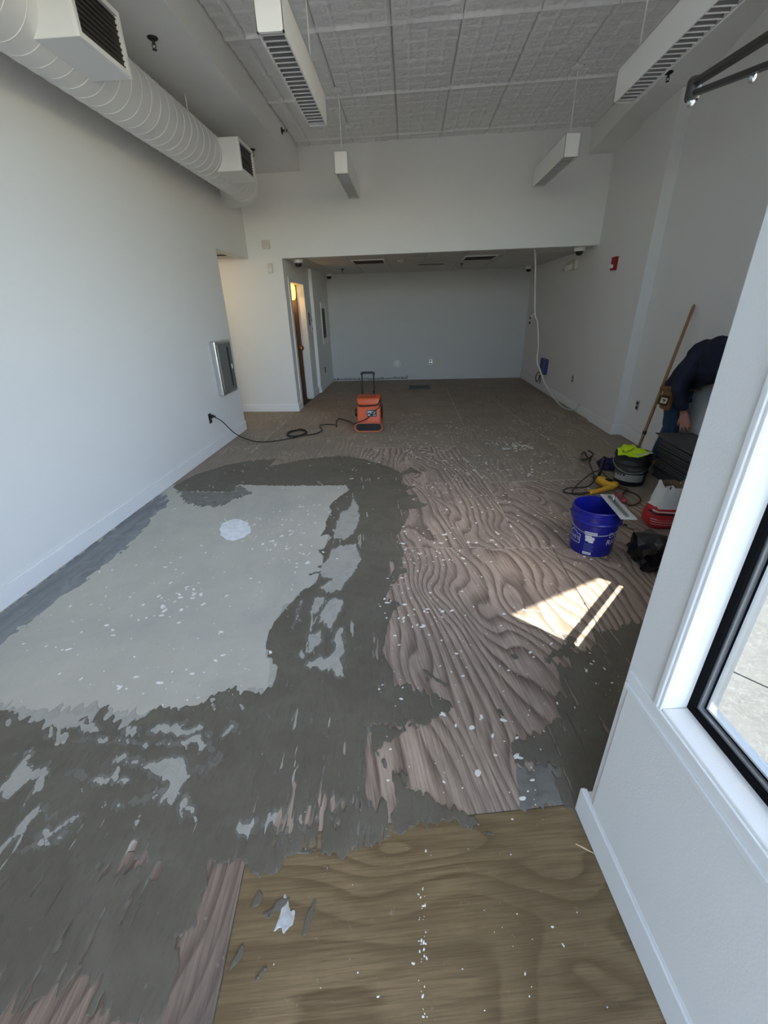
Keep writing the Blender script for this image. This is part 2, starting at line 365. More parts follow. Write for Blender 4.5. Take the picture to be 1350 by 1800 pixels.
# walls
w = MB()
w.box(XL-.15, XL, -.95, YO, -.1, TOP); w.box(XL-.15, XL, YO, 7.28, ZO, TOP)
struct(w.build('wall_left', M_WALL))
def header_box(mb, x0, x1, z0, z1, th=.12):
    mb.prism([(x0, yb(x0)), (x1, yb(x1)), (x1, yb(x1)+th), (x0, yb(x0)+th)], z0, z1)
w = MB(); header_box(w, -4.3, XA, -.1, TOP); header_box(w, XA, XR+.1, ZA, TOP)
struct(w.build('wall_back', M_WALL))
w = MB()
D0, D1, DH = 7.56, 8.50, 2.0
w.box(XA-.12, XA, yb(XA)+.12, D0, -.1, TOP); w.box(XA-.12, XA, D1, 9.05, -.1, TOP); w.box(XA-.12, XA, D0, D1, DH, TOP)
w.box(XA-.12, XA2, 9.05, YBB+.1, -.1, TOP)
struct(w.build('wall_alcove_left', M_WALL))
struct(MB().box(XA2-.1, XR+.1, YBB, YBB+.12, -.1, TOP).build('wall_alcove_back', M_WALL_SHADE))
struct(MB().box(XR, XR+.3, YP1, YBB+.1, -.1, TOP).build('wall_right', M_WALL))
struct(MB().box(XP, XR2+.2, YP2, YP1, -.1, TOP).build('wall_right_pilaster', M_WALL))
struct(MB().box(XR2, XR2+.2, 2.33, YP2, -.1, TOP).build('wall_right_front', M_WALL))
# hall beyond the left opening and the room behind the alcove door
struct(MB().box(-4.35, -4.2, 5.9, 7.5, -.1, TOP).box(-4.3, XL-.15, 5.9, 6.03, -.1, TOP).build('wall_hall', M_WALL))
struct(MB().box(-4.3, XL-.15, 6.03, 7.36, ZO+.01, ZO+.09).build('ceiling_hall', M_ACO))
struct(MB().box(-4.2, XL-.15, 6.80, 6.83, ZO-.004, ZO+.01).build('trim_1', M_GRILLE))
struct(MB().box(-3.5, -3.4, 7.36, 10.1, -.1, 2.6).box(-3.5, XA-.12, 10.0, 10.1, -.1, 2.6).box(-3.5, XA-.12, 7.36, 7.41, -.1, 2.6).box(-3.5, XA-.12, 7.36, 10.1, 2.5, 2.6).build('wall_back_room', M_DARKROOM))

# ceilings
TX = [-1.511, -1.33, -.745, -.144, .415, 1.004, 1.565, 2.15, 2.31]
TY = [-1.21, -.04, 1.13, 2.30, 3.47, 4.66, 5.83, 7.0, 7.4]
ceil = empty('ceiling'); struct(ceil)
MB().prism([(XL, -1.1), (.76, -1.1), (.74, .88), (2.06, 2.42), (XR2+.2, 2.42), (XR2+.2, 7.4), (XL, 7.4)], ZC+.03, ZC+.12).build('ceiling_deck', M_PLAIN, ceil)
def tile_mesh(wx, wy, seed):
    rnd = np.random.RandomState(seed)
    nx, ny = max(4, int(wx/.0135)), max(4, int(wy/.0135))
    X, Y = np.meshgrid(np.linspace(0, wx, nx+1), np.linspace(0, wy, ny+1), indexing='ij')
    c = .1465
    u, v = (X % c)/c, (Y % c)/c
    edge = np.minimum(np.minimum(u, 1-u), np.minimum(v, 1-v))
    bead = np.exp(-(edge/.07)**2)*.015
    rr = np.hypot(u-.5, v-.5)
    orn = .009*np.exp(-((rr-.27)/.06)**2)*(1+.5*np.cos(4*np.arctan2(v-.5, u-.5))) + .007*np.exp(-(rr/.09)**2)
    dx = np.minimum(np.abs(u-v), np.abs(u+v-1)); orn += .006*np.exp(-(dx/.06)**2)
    g = rnd.rand(nx+1, ny+1)
    for _ in range(3): g = (g + np.roll(g, 1, 0) + np.roll(g, 1, 1) + np.roll(g, -1, 0))/4
    h = bead + orn + (g-.5)*.024 + .004*np.sin(X*7+seed)*np.sin(Y*4.3)
    mid = np.exp(-((Y-wy/2)/.008)**2)*.010
    h += mid
    d = np.minimum(X, wx-X); h = np.where(d < .005, -.020, h)
    de = np.minimum(Y, wy-Y); h = np.where(de < .010, .022, h)
    V = np.stack([X.ravel(), (Y - .0432*X).ravel(), -h.ravel()], 1)
    idx = np.arange((nx+1)*(ny+1)).reshape(nx+1, ny+1)
    F = np.stack([idx[:-1, :-1].ravel(), idx[:-1, 1:].ravel(), idx[1:, 1:].ravel(), idx[1:, :-1].ravel()], 1)
    me = bpy.data.meshes.new('ceiling_tile'); me.from_pydata(V.tolist(), [], F.tolist()); me.materials.append(M_CEIL)
    me.polygons.foreach_set('use_smooth', [True]*len(me.polygons)); me.update()
    return me
tcache = {}
for i in range(len(TX)-1):
    for j in range(2, len(TY)-1):
        tcx, tcy = (TX[i]+TX[i+1])/2, (TY[j]+TY[j+1])/2
        if tcx > .9 and tcy < 2.35: continue
        wx, wy = TX[i+1]-TX[i]-.003, TY[j+1]-TY[j]-.002
        key = (round(wx, 3), round(wy, 3), (i+j) % 2 if wx > .5 else 0)
        if key not in tcache: tcache[key] = tile_mesh(wx, wy, len(tcache)+3)
        o = bpy.data.objects.new('ceiling_tile', tcache[key]); link(o, ceil)
        o.location = (TX[i]+.0015, TY[j]-.0432*TX[i]-.02, ZC)
struct(MB().box(XL, XSL, -.95, 7.30, ZS, ZC+.1).build('trim_2', M_PLAIN))          # left soffit
w = MB()                                                                            # right soffit, rising towards the front
pts = [(2.45, 3.57), (4.7, 3.56), (5.5, 3.39), (6.2, 3.36), (7.2, 3.27)]
for (y0, z0), (y1, z1) in zip(pts[:-1], pts[1:]):
    w.add([(x, y, z) for y, zz in ((y0, z0), (y1, z1)) for x, z in ((XSR, zz), (XR2+.15, zz), (XR2+.15, ZC+.1), (XSR, ZC+.1))],
          [(0, 1, 2, 3), (7, 6, 5, 4), (0, 4, 5, 1), (1, 5, 6, 2), (2, 6, 7, 3), (3, 7, 4, 0)])
struct(w.build('trim_3', M_PLAIN))
aco = empty('ceiling_alcove'); struct(aco)
gx = [-2.0, -1.57, -.96, -.35, .26, .87, 1.48, 2.09, 2.70]; gy = [7.2, 7.82, 8.43, 9.04, 9.65, 10.26, 10.68]
MB().prism([(-2.1, yb(-2.1)+.06), (2.75, yb(2.75)+.06), (2.75, 10.7), (-2.1, 10.7)], ZA+.012, ZA+.05).build('ceiling_grid', M_ACO, aco)
for i in range(8):
    for j in range(6):
        y0 = max(gy[j], yb(gx[i])+.125)
        MB().box(gx[i]+.008, gx[i+1]-.008, y0+.008, gy[j+1]-.008, ZA+.002, ZA+.02).build('ceiling_tile', M_ACO, aco)

# baseboards
def bboard(name, p0, p1, h=.13, th=.014, z0=0.004, ends=False):
    """along p0->p1, thickness to the left hand side of the direction"""
    a, b = Vector((*p0, 0)), Vector((*p1, 0)); d = (b-a).normalized(); n = Vector((-d.y, d.x, 0))
    M = Matrix(((d.x, n.x, 0, a.x), (d.y, n.y, 0, a.y), (0, 0, 1, 0), (0, 0, 0, 1)))
    L = (b-a).length
    mb = MB().box(0, L, 0, th, z0, h-.012, M); mb.box(0, L, 0, th*.55, h-.012, h, M)
    return struct(mb.build(name, M_TRIM))
bboard('baseboard_left', (XL, YO+.014), (XL, -.94))
bboard('baseboard_left_return', (XL-.14, YO), (XL+.014, YO))
bboard('baseboard_back', (XA+.014, yb(XA)), (-4.18, yb(-4.18)), h=.125)
bboard('baseboard_alcove_left', (XA, D0-.10), (XA, yb(XA)-.014), h=.125)
bboard('baseboard_alcove_left_2', (XA, 9.05), (XA, D1+.13), h=.125)
bboard('baseboard_alcove_left_3', (XA2, YBB), (XA2, 9.04), h=.11)
bboard('baseboard_alcove_back', (2.62, YBB), (-.05, YBB), h=.10)
bboard('baseboard_right', (XR, YP1), (XR, YBB), h=.135, z0=.030)
bpy.data.objects['baseboard_alcove_back'].data.materials[0] = M_WALL_SHADE
w = bboard('baseboard_pilaster', (XP, YP2), (XP, YP1+.014), h=.14)
bboard('baseboard_pilaster_front', (XR2, YP2), (XP-.014, YP2), h=.14)
bboard('baseboard_right_front', (XR2, 2.43), (XR2, YP2-.014), h=.14)
# damaged strip where the alcove baseboard was pulled off
v = []; f = []; rnd = random.Random(4); n = 46
for k in range(n+1):
    x = -1.84 + 1.79*k/n
    h0 = .012 + rnd.random()*.012; h1 = .045 + rnd.random()*.025 + (.03 if k > n-2 else 0)
    v += [(x, YBB-.006, h0), (x, YBB-.006, h1), (x, YBB+.002, h1+.004), (x, YBB+.002, h0-.004)]
for k in range(n):
    a = k*4; f += [(a, a+4, a+5, a+1), (a+1, a+5, a+6, a+2), (a+3, a+7, a+4, a)]
struct(mesh_obj('trim_4', v, f, M_TORN))

# alcove door: frame and leaf swung into the lit room
dr = MB()
for y0, y1 in ((D0-.09, D0+.015), (D1-.015, D1+.11)): dr.box(XA-.125, XA+.014, y0, y1, 0, DH-.005); 
dr.box(XA-.125, XA+.014, D0-.09, D1+.11, DH-.02, DH+.055)
d1 = struct(dr.build('door_1', M_TRIM, bevel=.004))
MB().box(XA-.92, XA-.125, D1-.06, D1-.02, .01, DH-.03).build('door_leaf', M_DOORWOOD, d1, bevel=.003)
hm = Matrix.Translation((XA-.13, D1-.045, .93)) @ Matrix.Rotation(math.pi/2, 4, 'X')
MB().lathe([(.05, 0), (.05, .01), (.02, .015), (.02, .035), (.042, .045), (.045, .065), (.03, .08)], 16, hm).build('door_knob', M_BRONZE, d1, smooth=True)
struct(MB().box(XA-.005, XA2+.004, 9.035, 9.06, .13, ZA).build('trim_5', M_TRIM))

# ---------------- near storefront wall with its window
A0 = Vector((.559, .899, 0)); T = Vector((.098, -.995, 0)).normalized(); NN = Vector((-T.y, T.x, 0))
MW = Matrix(((T.x, NN.x, 0, A0.x), (T.y, NN.y, 0, A0.y), (0, 0, 1, 0), (0, 0, 0, 1)))
S0, S1, Z0, Z1 = .17, 1.30, .69, 2.55
w = MB()
w.box(.034, S0, .014, .108, -.1, TOP, MW); w.box(.036, .10, .10, .17, -.1, TOP, MW); w.box(S0, S1, .014, .108, -.1, Z0, MW); w.box(S0, S1, .014, .108, Z1, TOP, MW); w.box(S1, 1.86, .014, .108, -.1, TOP, MW)
struct(w.build('wall_front_right', M_WALL, bevel=.004))
struct(MB().box(.060, 1.86, .0065, .0145, .125, .632, MW).build('trim_6', M_WALL, bevel=.003))
w = MB(); w.box(.050, 1.86, .002, .0145, .632, .650, MW); w.box(.044, 1.86, .0075, .0145, .650, .684, MW)
w.box(S0-.022, S0-.008, .006, .0145, .684, Z1, MW); w.box(S0-.008, S0, .010, .0145, .684, Z1, MW)
struct(w.build('trim_7', M_TRIM, bevel=.003))
w = MB(); w.box(0, 1.86, 0, .0145, .004, .115, MW); w.box(.01, 1.86, .005, .0145, .115, .128, MW); w.box(.012, .034, .014, .20, .004, .115, MW)
struct(w.build('baseboard_front_right', M_TRIM, bevel=.002))
def ring(mb, s0, s1, z0, z1, wd, d0, d1, M):
    mb.box(s0, s0+wd, d0, d1, z0, z1, M); mb.box(s1-wd, s1, d0, d1, z0, z1, M); mb.box(s0+wd, s1-wd, d0, d1, z0, z0+wd, M); mb.box(s0+wd, s1-wd, d0, d1, z1-wd, z1, M)
    return mb
w1 = struct(ring(MB(), S0, S1, Z0, Z1, .016, .072, .108, MW).build('window_1', M_GASKET))
ring(MB(), S0+.016, S1-.016, Z0+.016, Z1-.016, .007, .080, .108, MW).build('window_stop', M_ALU, w1)
ring(MB(), S0+.023, S1-.023, Z0+.023, Z1-.023, .007, .090, .108, MW).build('glazing_gasket', M_GASKET, w1)
ring(MB(), S0+.030, S1-.030, Z0+.030, Z1-.030, .005, .088, .108, MW).build('outer_stop', M_ALU, w1)
MB().box(S0+.03, S1-.03, .097, .102, Z0+.03, Z1-.03, MW).build('window_pane', M_GLASS, w1)
portal('sky_portal', MW @ Vector(((S0+S1)/2, .20, 1.62)), Matrix((T, Vector((0, 0, 1)), T.cross(Vector((0, 0, 1))))).transposed().to_euler(), S1-S0, Z1-Z0)

# ---------------- angled storefront that lets the sun in
P0 = Vector((.66, .93, 0)); LD = 2.04
MD = Matrix(((DW.x, -DN.x, 0, P0.x), (DW.y, -DN.y, 0, P0.y), (0, 0, 1, 0), (0, 0, 0, 1)))     # local: along, outwards, up
w = MB(); w.box(.0, LD, -.02, .06, -.1, .555, MD); w.box(.0, LD, -.02, .06, 3.15, TOP, MD)
P1 = P0 + DW*LD
w.box(P1.x-.04, XR2+.2, 2.33, 2.43, -.1, TOP)
struct(w.build('wall_front_angled', M_WALL))
T0 = P0.dot(DW)
fr = MB(); 
for t in (0, 1.82-T0-.05, 2.50-T0, LD-.05): fr.box(t, t+.05, -.02, .04, .555, 3.15, MD)
fr.box(0, LD, -.02, .04, 2.55, 2.6, MD); fr.box(0, LD, -.02, .04, 3.10, 3.15, MD); fr.box(0, LD, -.02, .04, .555, .575, MD); fr.box(0, LD, -.012, .012, .635, .680, MD); fr.box(0, LD, -.012, .012, .775, .822, MD)
w2 = struct(fr.build('window_2', M_ALU))
MB().box(.0, 1.80-T0, -.012, .012, .57, 1.45, MD).box(2.54-T0, LD, -.012, .012, .57, 1.45, MD).build('sun_block_panel', M_ALU, w2)  # added opaque panels that let sun through one bay only
MB().box(.02, LD-.02, -.004, .004, .56, 3.12, MD).build('window_pane', M_GLASS2, w2)
portal('sky_portal', MD @ Vector((LD/2, .10, 1.85)), Matrix((-DW, Vector((0, 0, 1)), (-DW).cross(Vector((0, 0, 1))))).transposed().to_euler(), LD, 2.5)

# ---------------- shopfront behind the camera, pavement and added sun-blocking canopies outside
w = MB(); w.box(XL-.15, XL+.1, -1.1, -.95, -.1, TOP); w.box(-.52, -.47, -1.05, -.97, -.1, 2.2); w.box(.62, .95, -1.1, -.95, -.1, TOP)
w.box(XL, .95, -1.1, -.95, 2.2, 2.45); w.box(XL, .95, -1.1, -.95, 3.42, TOP); w.box(.55, .95, -1.1, -.95, 2.45, 3.42); w.box(XL, -.5, -1.1, -.95, -.1, 2.2)
struct(w.build('wall_front', M_WALL))
fr = MB(); fr.box(XL+.1, .55, -1.05, -1.0, 2.45, 2.49); fr.box(XL+.1, .55, -1.05, -1.0, 3.38, 3.42)
for k in range(4): fr.box(-2.31+.94*k, -2.27+.94*k, -1.05, -1.0, 2.49, 3.38)
w3 = struct(fr.build('window_3', M_ALU)); MB().box(-2.3, .54, -1.028, -1.022, 2.47, 3.40).build('window_pane', M_GLASS2, w3)
struct(MB().box(-.7, 1.6, -1.98, -1.1, 2.26, 2.32).build('sun_block_door', M_PLAIN)); struct(MB().box(-2.6, 1.2, -1.62, -1.1, 3.52, 3.60).build('sun_block_transom', M_PLAIN))  # added unseen canopies that keep sun out of door and transom
pave = empty('ground'); struct(pave)
MB().box(-12, 12, -14, 2.4, -.20, -.08).build('paving_bed', M_GRILLE, pave)
# paving joints run square to the angled front
Jm = Matrix(((.707, .707, 0, 1.508), (-.707, .707, 0, 1.518), (0, 0, 1, 0), (0, 0, 0, 1)))
for i in range(-3, 4):
    for j in range(-5, 3):
        x0, y0 = i*1.8-.9, j*1.5
        MB().box(x0+.006, x0+1.794, y0+.005, y0+1.495, -.08, -.004, Jm).build('paving_slab', M_PAVE, pave)
def dp(t, o): p = P0 + DW*(t-T0) - DN*o; return (p.x, p.y)
cp = [dp(1.0, .05), dp(3.3, .05), dp(3.3, 1.2), dp(2.53, 1.15), dp(1.83, .915), dp(1.60, .915), dp(1.55, 2.1), dp(.2, 2.1), (.80, -1.1)]
struct(MB().prism(cp, 3.25, 3.35).build('sun_block_angled', M_PLAIN))  # added unseen canopy, outlined to block sun and shape its floor patch
# outlines on the floor, metres (x, y)
DARK_MAIN = [(-2.365,3.813),(-2.343,3.971),(-2.291,4.169),(-2.09,4.464),(-1.853,4.622),(-1.561,4.685),(-1.571,4.414),(-1.241,4.648),(-0.807,4.78),(-0.518,4.644),(-0.216,4.372),(-0.087,4.189),(0.015,4.355),(0.135,4.156),(0.025,4.187),(-0.065,4.103),(-0.082,3.914),(-0.034,3.837),(0.069,3.786),(-0.033,3.715),(-0.005,3.612),(0.083,3.576),(0.012,3.489),(0.164,3.384),(0.112,3.324),(-0.038,3.266),(-0.021,3.136),(-0.05,2.964),(-0.099,2.806),(-0.054,2.69),(-0.038,2.529),(-0.062,2.382),(-0.01,2.336),(-0.06,2.309),(-0.083,2.215),(-0.134,2.123),(-0.075,2.285),(-0.118,2.19),(-0.142,2.101),(-0.141,2.037),(-0.09,2.032),(-0.052,1.985),(-0.088,1.946),(-0.099,1.914),(-0.117,1.783),(-0.124,1.695),(-0.132,1.633),(-0.109,1.538),(-0.079,1.467),(-0.07,1.412),(-0.067,1.404),(-0.015,1.406),(0.01,1.407),(0.017,1.357),(0.032,1.401),(0.043,1.356),(0.059,1.391),(0.081,1.357),(0.104,1.363),(0.114,1.378),(0.126,1.35),(0.152,1.332),(0.174,1.329),(0.185,1.295),(0.166,1.264),(0.107,1.24),(0.059,1.216),(0.042,1.22),(-0.188,1.193),(-0.195,1.187),(-0.188,1.183),(-0.069,1.192),(0.058,1.206),(-0.018,1.178),(-0.067,1.141),(-0.115,1.104),(-0.116,1.095),(-0.145,1.089),(-0.065,1.015),(-0.017,0.962),(0.035,0.912),(0.055,0.913),(0.05,0.94),(0.078,0.912),(0.106,0.885),(0.123,0.887),(0.139,0.877),(0.153,0.891),(0.16,0.872),(0.207,0.86),(0.243,0.827),(0.216,0.829),(0.175,0.821),(0.163,0.84),(0.144,0.845),(0.116,0.844),(0.075,0.839),(0.026,0.822),(-0.028,0.792),(-0.095,0.777),(-0.001,0.807),(-0.075,0.777),(-0.151,0.75),(-0.218,0.735),(-0.339,0.72),(-0.393,0.716),(-0.395,0.699),(-0.411,0.683),(-0.424,0.674),(-0.445,0.664),(-0.467,0.663),(-0.498,0.695),(-0.511,0.706),(-0.554,0.704),(-0.58,0.699),(-0.599,0.702),(-0.63,0.694),(-0.626,0.664),(-0.606,0.627),(-0.622,0.604),(-0.604,0.583),(-0.616,0.561),(-0.598,0.545),(-0.623,0.524),(-0.648,0.515),(-0.631,0.493),(-0.614,0.478),(-0.612,0.439),(-0.602,0.396),(-0.603,0.362),(-0.644,0.36),(-0.648,0.391),(-0.654,0.36),(-0.719,0.356),(-0.751,0.398),(-0.748,0.371),(-0.786,0.412),(-0.779,0.36),(-0.8,0.356),(-0.808,0.43),(-0.827,0.406),(-0.848,0.421),(-0.876,0.42),(-0.893,0.393),(-0.92,0.408),(-0.933,0.381),(-0.956,0.361),(-0.986,0.35),(-0.994,0.393),(-1.008,0.352),(-1.093,0.348),(-1.944,0.665),(-2.434,1.157),(-1.955,1.207),(-1.8,1.212),(-1.752,1.223),(-1.674,1.172),(-1.64,1.208),(-1.623,1.169),(-1.56,1.18),(-1.549,1.146),(-1.458,1.141),(-1.409,1.159),(-1.408,1.189),(-1.349,1.185),(-1.359,1.245),(-1.311,1.246),(-1.308,1.206),(-1.219,1.178),(-1.21,1.141),(-1.174,1.175),(-1.173,1.193),(-1.147,1.189),(-1.123,1.243),(-1.081,1.254),(-1.021,1.246),(-0.961,1.271),(-0.871,1.322),(-0.799,1.368),(-0.768,1.331),(-0.756,1.371),(-0.697,1.333),(-0.669,1.35),(-0.634,1.4),(-0.629,1.451),(-0.634,1.495),(-0.67,1.522),(-0.706,1.569),(-0.737,1.633),(-0.756,1.734),(-0.753,1.814),(-0.712,1.966),(-0.66,2.106),(-0.594,2.179),(-0.593,2.31),(-0.662,2.279),(-0.657,2.301),(-0.596,2.327),(-0.589,2.351),(-0.617,2.393),(-0.589,2.423),(-0.601,2.523),(-0.66,2.615),(-0.618,2.616),(-0.607,2.714),(-0.585,2.803),(-0.643,2.834),(-0.683,2.809),(-0.66,2.929),(-0.684,3.064),(-0.667,3.248),(-0.704,3.367),(-0.672,3.493),(-0.578,3.72),(-0.623,3.844),(-0.902,3.847),(-1.21,3.836),(-1.592,3.866),(-1.733,3.873),(-1.699,3.731),(-1.738,3.683),(-2.136,3.711),(-2.266,3.737)]
DARK_RIGHT = [(1.297,1.91),(1.04,1.795),(0.968,1.786),(0.946,1.716),(0.865,1.635),(0.815,1.648),(0.798,1.655),(0.858,1.714),(0.827,1.744),(0.79,1.758),(0.797,1.698),(0.688,1.624),(0.631,1.561),(0.698,1.59),(0.769,1.612),(0.769,1.526),(0.712,1.557),(0.686,1.518),(0.685,1.456),(0.688,1.365),(0.64,1.369),(0.618,1.269),(0.553,1.218),(0.494,1.178),(0.418,1.147),(0.394,1.148),(0.401,1.071),(0.391,1.043),(0.484,1.054),(0.552,1.052),(0.557,1.021),(0.517,0.997),(0.521,0.94),(0.535,0.909),(0.549,0.9),(0.553,0.88),(0.604,0.869),(0.978,1.171)]
SEMI_DRY = [(-2.266,3.737),(-2.136,3.711),(-1.738,3.683),(-1.699,3.731),(-1.733,3.873),(-1.564,3.73),(-1.49,3.624),(-1.619,3.521),(-1.647,3.404),(-1.785,3.35),(-1.96,3.38),(-2.119,3.502)]
FILM = [(-1.826,1.241),(-0.962,1.239),(-0.629,1.388),(-0.727,1.622),(-0.739,1.994),(-0.581,2.23),(-0.617,2.746),(-0.573,3.745),(-0.393,3.89),(-0.245,2.366),(-0.21,1.417),(-0.205,1.214),(-0.365,1.125),(-0.444,0.902),(-0.467,0.774),(-0.605,0.761),(-0.756,0.815),(-0.984,0.705),(-1.17,0.651),(-1.594,0.589),(-2.179,0.835),(-2.487,1.22)]
GREY_FILM = [(0.394,1.039),(0.484,1.052),(0.558,1.049),(0.552,1.017),(0.517,0.997),(0.521,0.94),(0.528,0.909),(0.371,0.89),(0.378,0.97)]
SPACKLE = [(-1.512,2.925),(-1.537,3.045),(-1.465,3.108),(-1.33,3.056),(-1.255,2.907),(-1.262,2.786),(-1.336,2.724),(-1.432,2.776)]
HOLES = [[(-0.578,3.21),(-0.527,3.326),(-0.515,3.58),(-0.442,3.326),(-0.406,3.065),(-0.434,2.835),(-0.481,2.744),(-0.573,2.773),(-0.588,2.962)],
[(-0.557,2.63),(-0.471,2.672),(-0.387,2.687),(-0.33,2.475),(-0.352,2.378),(-0.387,2.242),(-0.407,2.118),(-0.453,2.107),(-0.497,2.157),(-0.505,2.24),(-0.578,2.261),(-0.593,2.375),(-0.578,2.472)],
[(-0.447,2.052),(-0.383,2.026),(-0.383,1.933),(-0.404,1.883),(-0.422,1.798),(-0.413,1.742),(-0.44,1.764),(-0.466,1.821),(-0.507,1.808),(-0.503,1.893),(-0.481,1.997)],
[(-0.536,1.739),(-0.468,1.746),(-0.449,1.687),(-0.446,1.671),(-0.485,1.604),(-0.524,1.55),(-0.544,1.544),(-0.577,1.562),(-0.526,1.623),(-0.527,1.664)],
[(-0.398,1.742),(-0.352,1.8),(-0.335,1.628),(-0.335,1.55),(-0.303,1.443),(-0.342,1.434),(-0.376,1.476),(-0.431,1.479),(-0.519,1.499),(-0.501,1.545),(-0.423,1.586),(-0.383,1.607),(-0.389,1.688)],
[(-0.578,2.057),(-0.505,2.058),(-0.498,1.997),(-0.53,1.905),(-0.558,1.879),(-0.58,1.904),(-0.571,1.982)],
[(-0.642,1.853),(-0.642,1.994),(-0.632,1.987),(-0.628,1.829),(-0.629,1.737),(-0.645,1.77)],
[(-0.562,2.152),(-0.503,2.23),(-0.453,2.263),(-0.392,2.296),(-0.405,2.185),(-0.439,2.11),(-0.499,2.101)],
[(-1.43,1.15),(-1.411,1.172),(-1.337,1.179),(-1.286,1.151),(-1.285,1.126),(-1.347,1.126),(-1.411,1.141)],
[(-1.195,1.141),(-1.158,1.155),(-1.123,1.148),(-1.11,1.12),(-1.141,1.115)],
[(-1.081,1.141),(-1.052,1.171),(-1.018,1.181),(-0.967,1.17),(-0.947,1.209),(-0.93,1.205),(-0.947,1.162),(-0.869,1.173),(-0.852,1.153),(-0.885,1.127),(-0.951,1.124),(-1.012,1.127)],
[(-0.765,1.132),(-0.754,1.189),(-0.718,1.195),(-0.716,1.149),(-0.737,1.128)],
[(-0.832,1.133),(-0.817,1.158),(-0.802,1.15),(-0.811,1.128)],
[(-1.4,1.086),(-1.328,1.1),(-1.251,1.099),(-1.156,1.09),(-1.034,1.085),(-0.936,1.094),(-0.871,1.114),(-0.811,1.095),(-0.768,1.07),(-0.832,1.076),(-0.926,1.075),(-1.036,1.075),(-1.151,1.083),(-1.267,1.079),(-1.317,1.085)],
[(-1.5,1.086),(-1.479,1.109),(-1.438,1.104),(-1.426,1.085)],
[(-1.509,0.897),(-1.509,0.943),(-1.508,0.999),(-1.558,1.023),(-1.508,1.025),(-1.485,1.014),(-1.489,0.985),(-1.438,0.959),(-1.405,0.971),(-1.391,1.007),(-1.374,0.99),(-1.36,0.942),(-1.402,0.934),(-1.428,0.906),(-1.442,0.868),(-1.467,0.851)],
[(-1.314,0.937),(-1.302,0.957),(-1.232,0.967),(-1.202,0.944),(-1.132,0.944),(-1.031,0.947),(-1.026,0.928),(-1.107,0.926),(-1.157,0.92),(-1.169,0.898),(-1.208,0.934),(-1.275,0.932)],
[(-1.149,1.012),(-1.121,1.035),(-1.07,1.022),(-1.014,0.999),(-0.941,1.034),(-0.854,1.016),(-0.834,0.975),(-0.781,0.994),(-0.75,1.07),(-0.723,1.056),(-0.747,1.012),(-0.821,0.949),(-0.838,0.916),(-0.819,0.892),(-0.833,0.867),(-0.95,0.868),(-1.031,0.841),(-1.032,0.853),(-0.967,0.874),(-0.887,0.908),(-0.891,0.926),(-0.958,0.963),(-1.022,0.978),(-1.126,0.999)],
[(-0.814,0.856),(-0.807,0.892),(-0.783,0.884),(-0.779,0.863),(-0.746,0.847),(-0.746,0.827),(-0.771,0.846),(-0.791,0.848),(-0.785,0.822)],
[(-1.326,0.705),(-1.325,0.751),(-1.324,0.801),(-1.303,0.822),(-1.267,0.826),(-1.207,0.8),(-1.226,0.799),(-1.274,0.812),(-1.294,0.788),(-1.289,0.753),(-1.303,0.726),(-1.31,0.7)],
[(-1.255,0.738),(-1.243,0.757),(-1.196,0.762),(-1.151,0.802),(-1.074,0.81),(-1.137,0.792),(-1.174,0.757),(-1.2,0.735),(-1.233,0.731)],
[(-1.267,0.693),(-1.229,0.719),(-1.202,0.738),(-1.172,0.731),(-1.13,0.749),(-1.162,0.719),(-1.203,0.71),(-1.233,0.689)],
[(-1.367,0.828),(-1.375,0.876),(-1.382,0.934),(-1.365,0.922),(-1.357,0.871),(-1.356,0.823)],
[(-0.589,0.771),(-0.578,0.806),(-0.513,0.831),(-0.501,0.809),(-0.466,0.842),(-0.449,0.851),(-0.428,0.829),(-0.436,0.807),(-0.487,0.796),(-0.529,0.777)]]
WOOD_HOLES = [[(-0.391,0.8),(-0.381,0.818),(-0.388,0.849),(-0.352,0.864),(-0.319,0.852),(-0.318,0.894),(-0.287,0.925),(-0.254,0.911),(-0.227,0.903),(-0.185,0.929),(-0.172,0.858),(-0.207,0.861),(-0.194,0.88),(-0.235,0.883),(-0.27,0.854),(-0.287,0.835),(-0.24,0.819),(-0.311,0.808)],
[(-0.346,0.724),(-0.346,0.734),(-0.317,0.749),(-0.33,0.765),(-0.306,0.762),(-0.288,0.742),(-0.267,0.739),(-0.277,0.731),(-0.314,0.731)],
[(-0.188,1.188),(-0.166,1.175),(-0.143,1.103),(-0.104,1.061),(-0.07,1.006),(-0.031,0.947),(-0.016,0.905),(-0.022,0.868),(-0.072,0.862),(-0.087,0.882),(-0.114,0.858),(-0.156,0.854)],
[(-0.918,0.751),(-0.885,0.749),(-0.824,0.711),(-0.789,0.677),(-0.769,0.629),(-0.789,0.638),(-0.823,0.665),(-0.841,0.636),(-0.882,0.643),(-0.929,0.659),(-0.969,0.664),(-0.931,0.681),(-0.92,0.713)]]
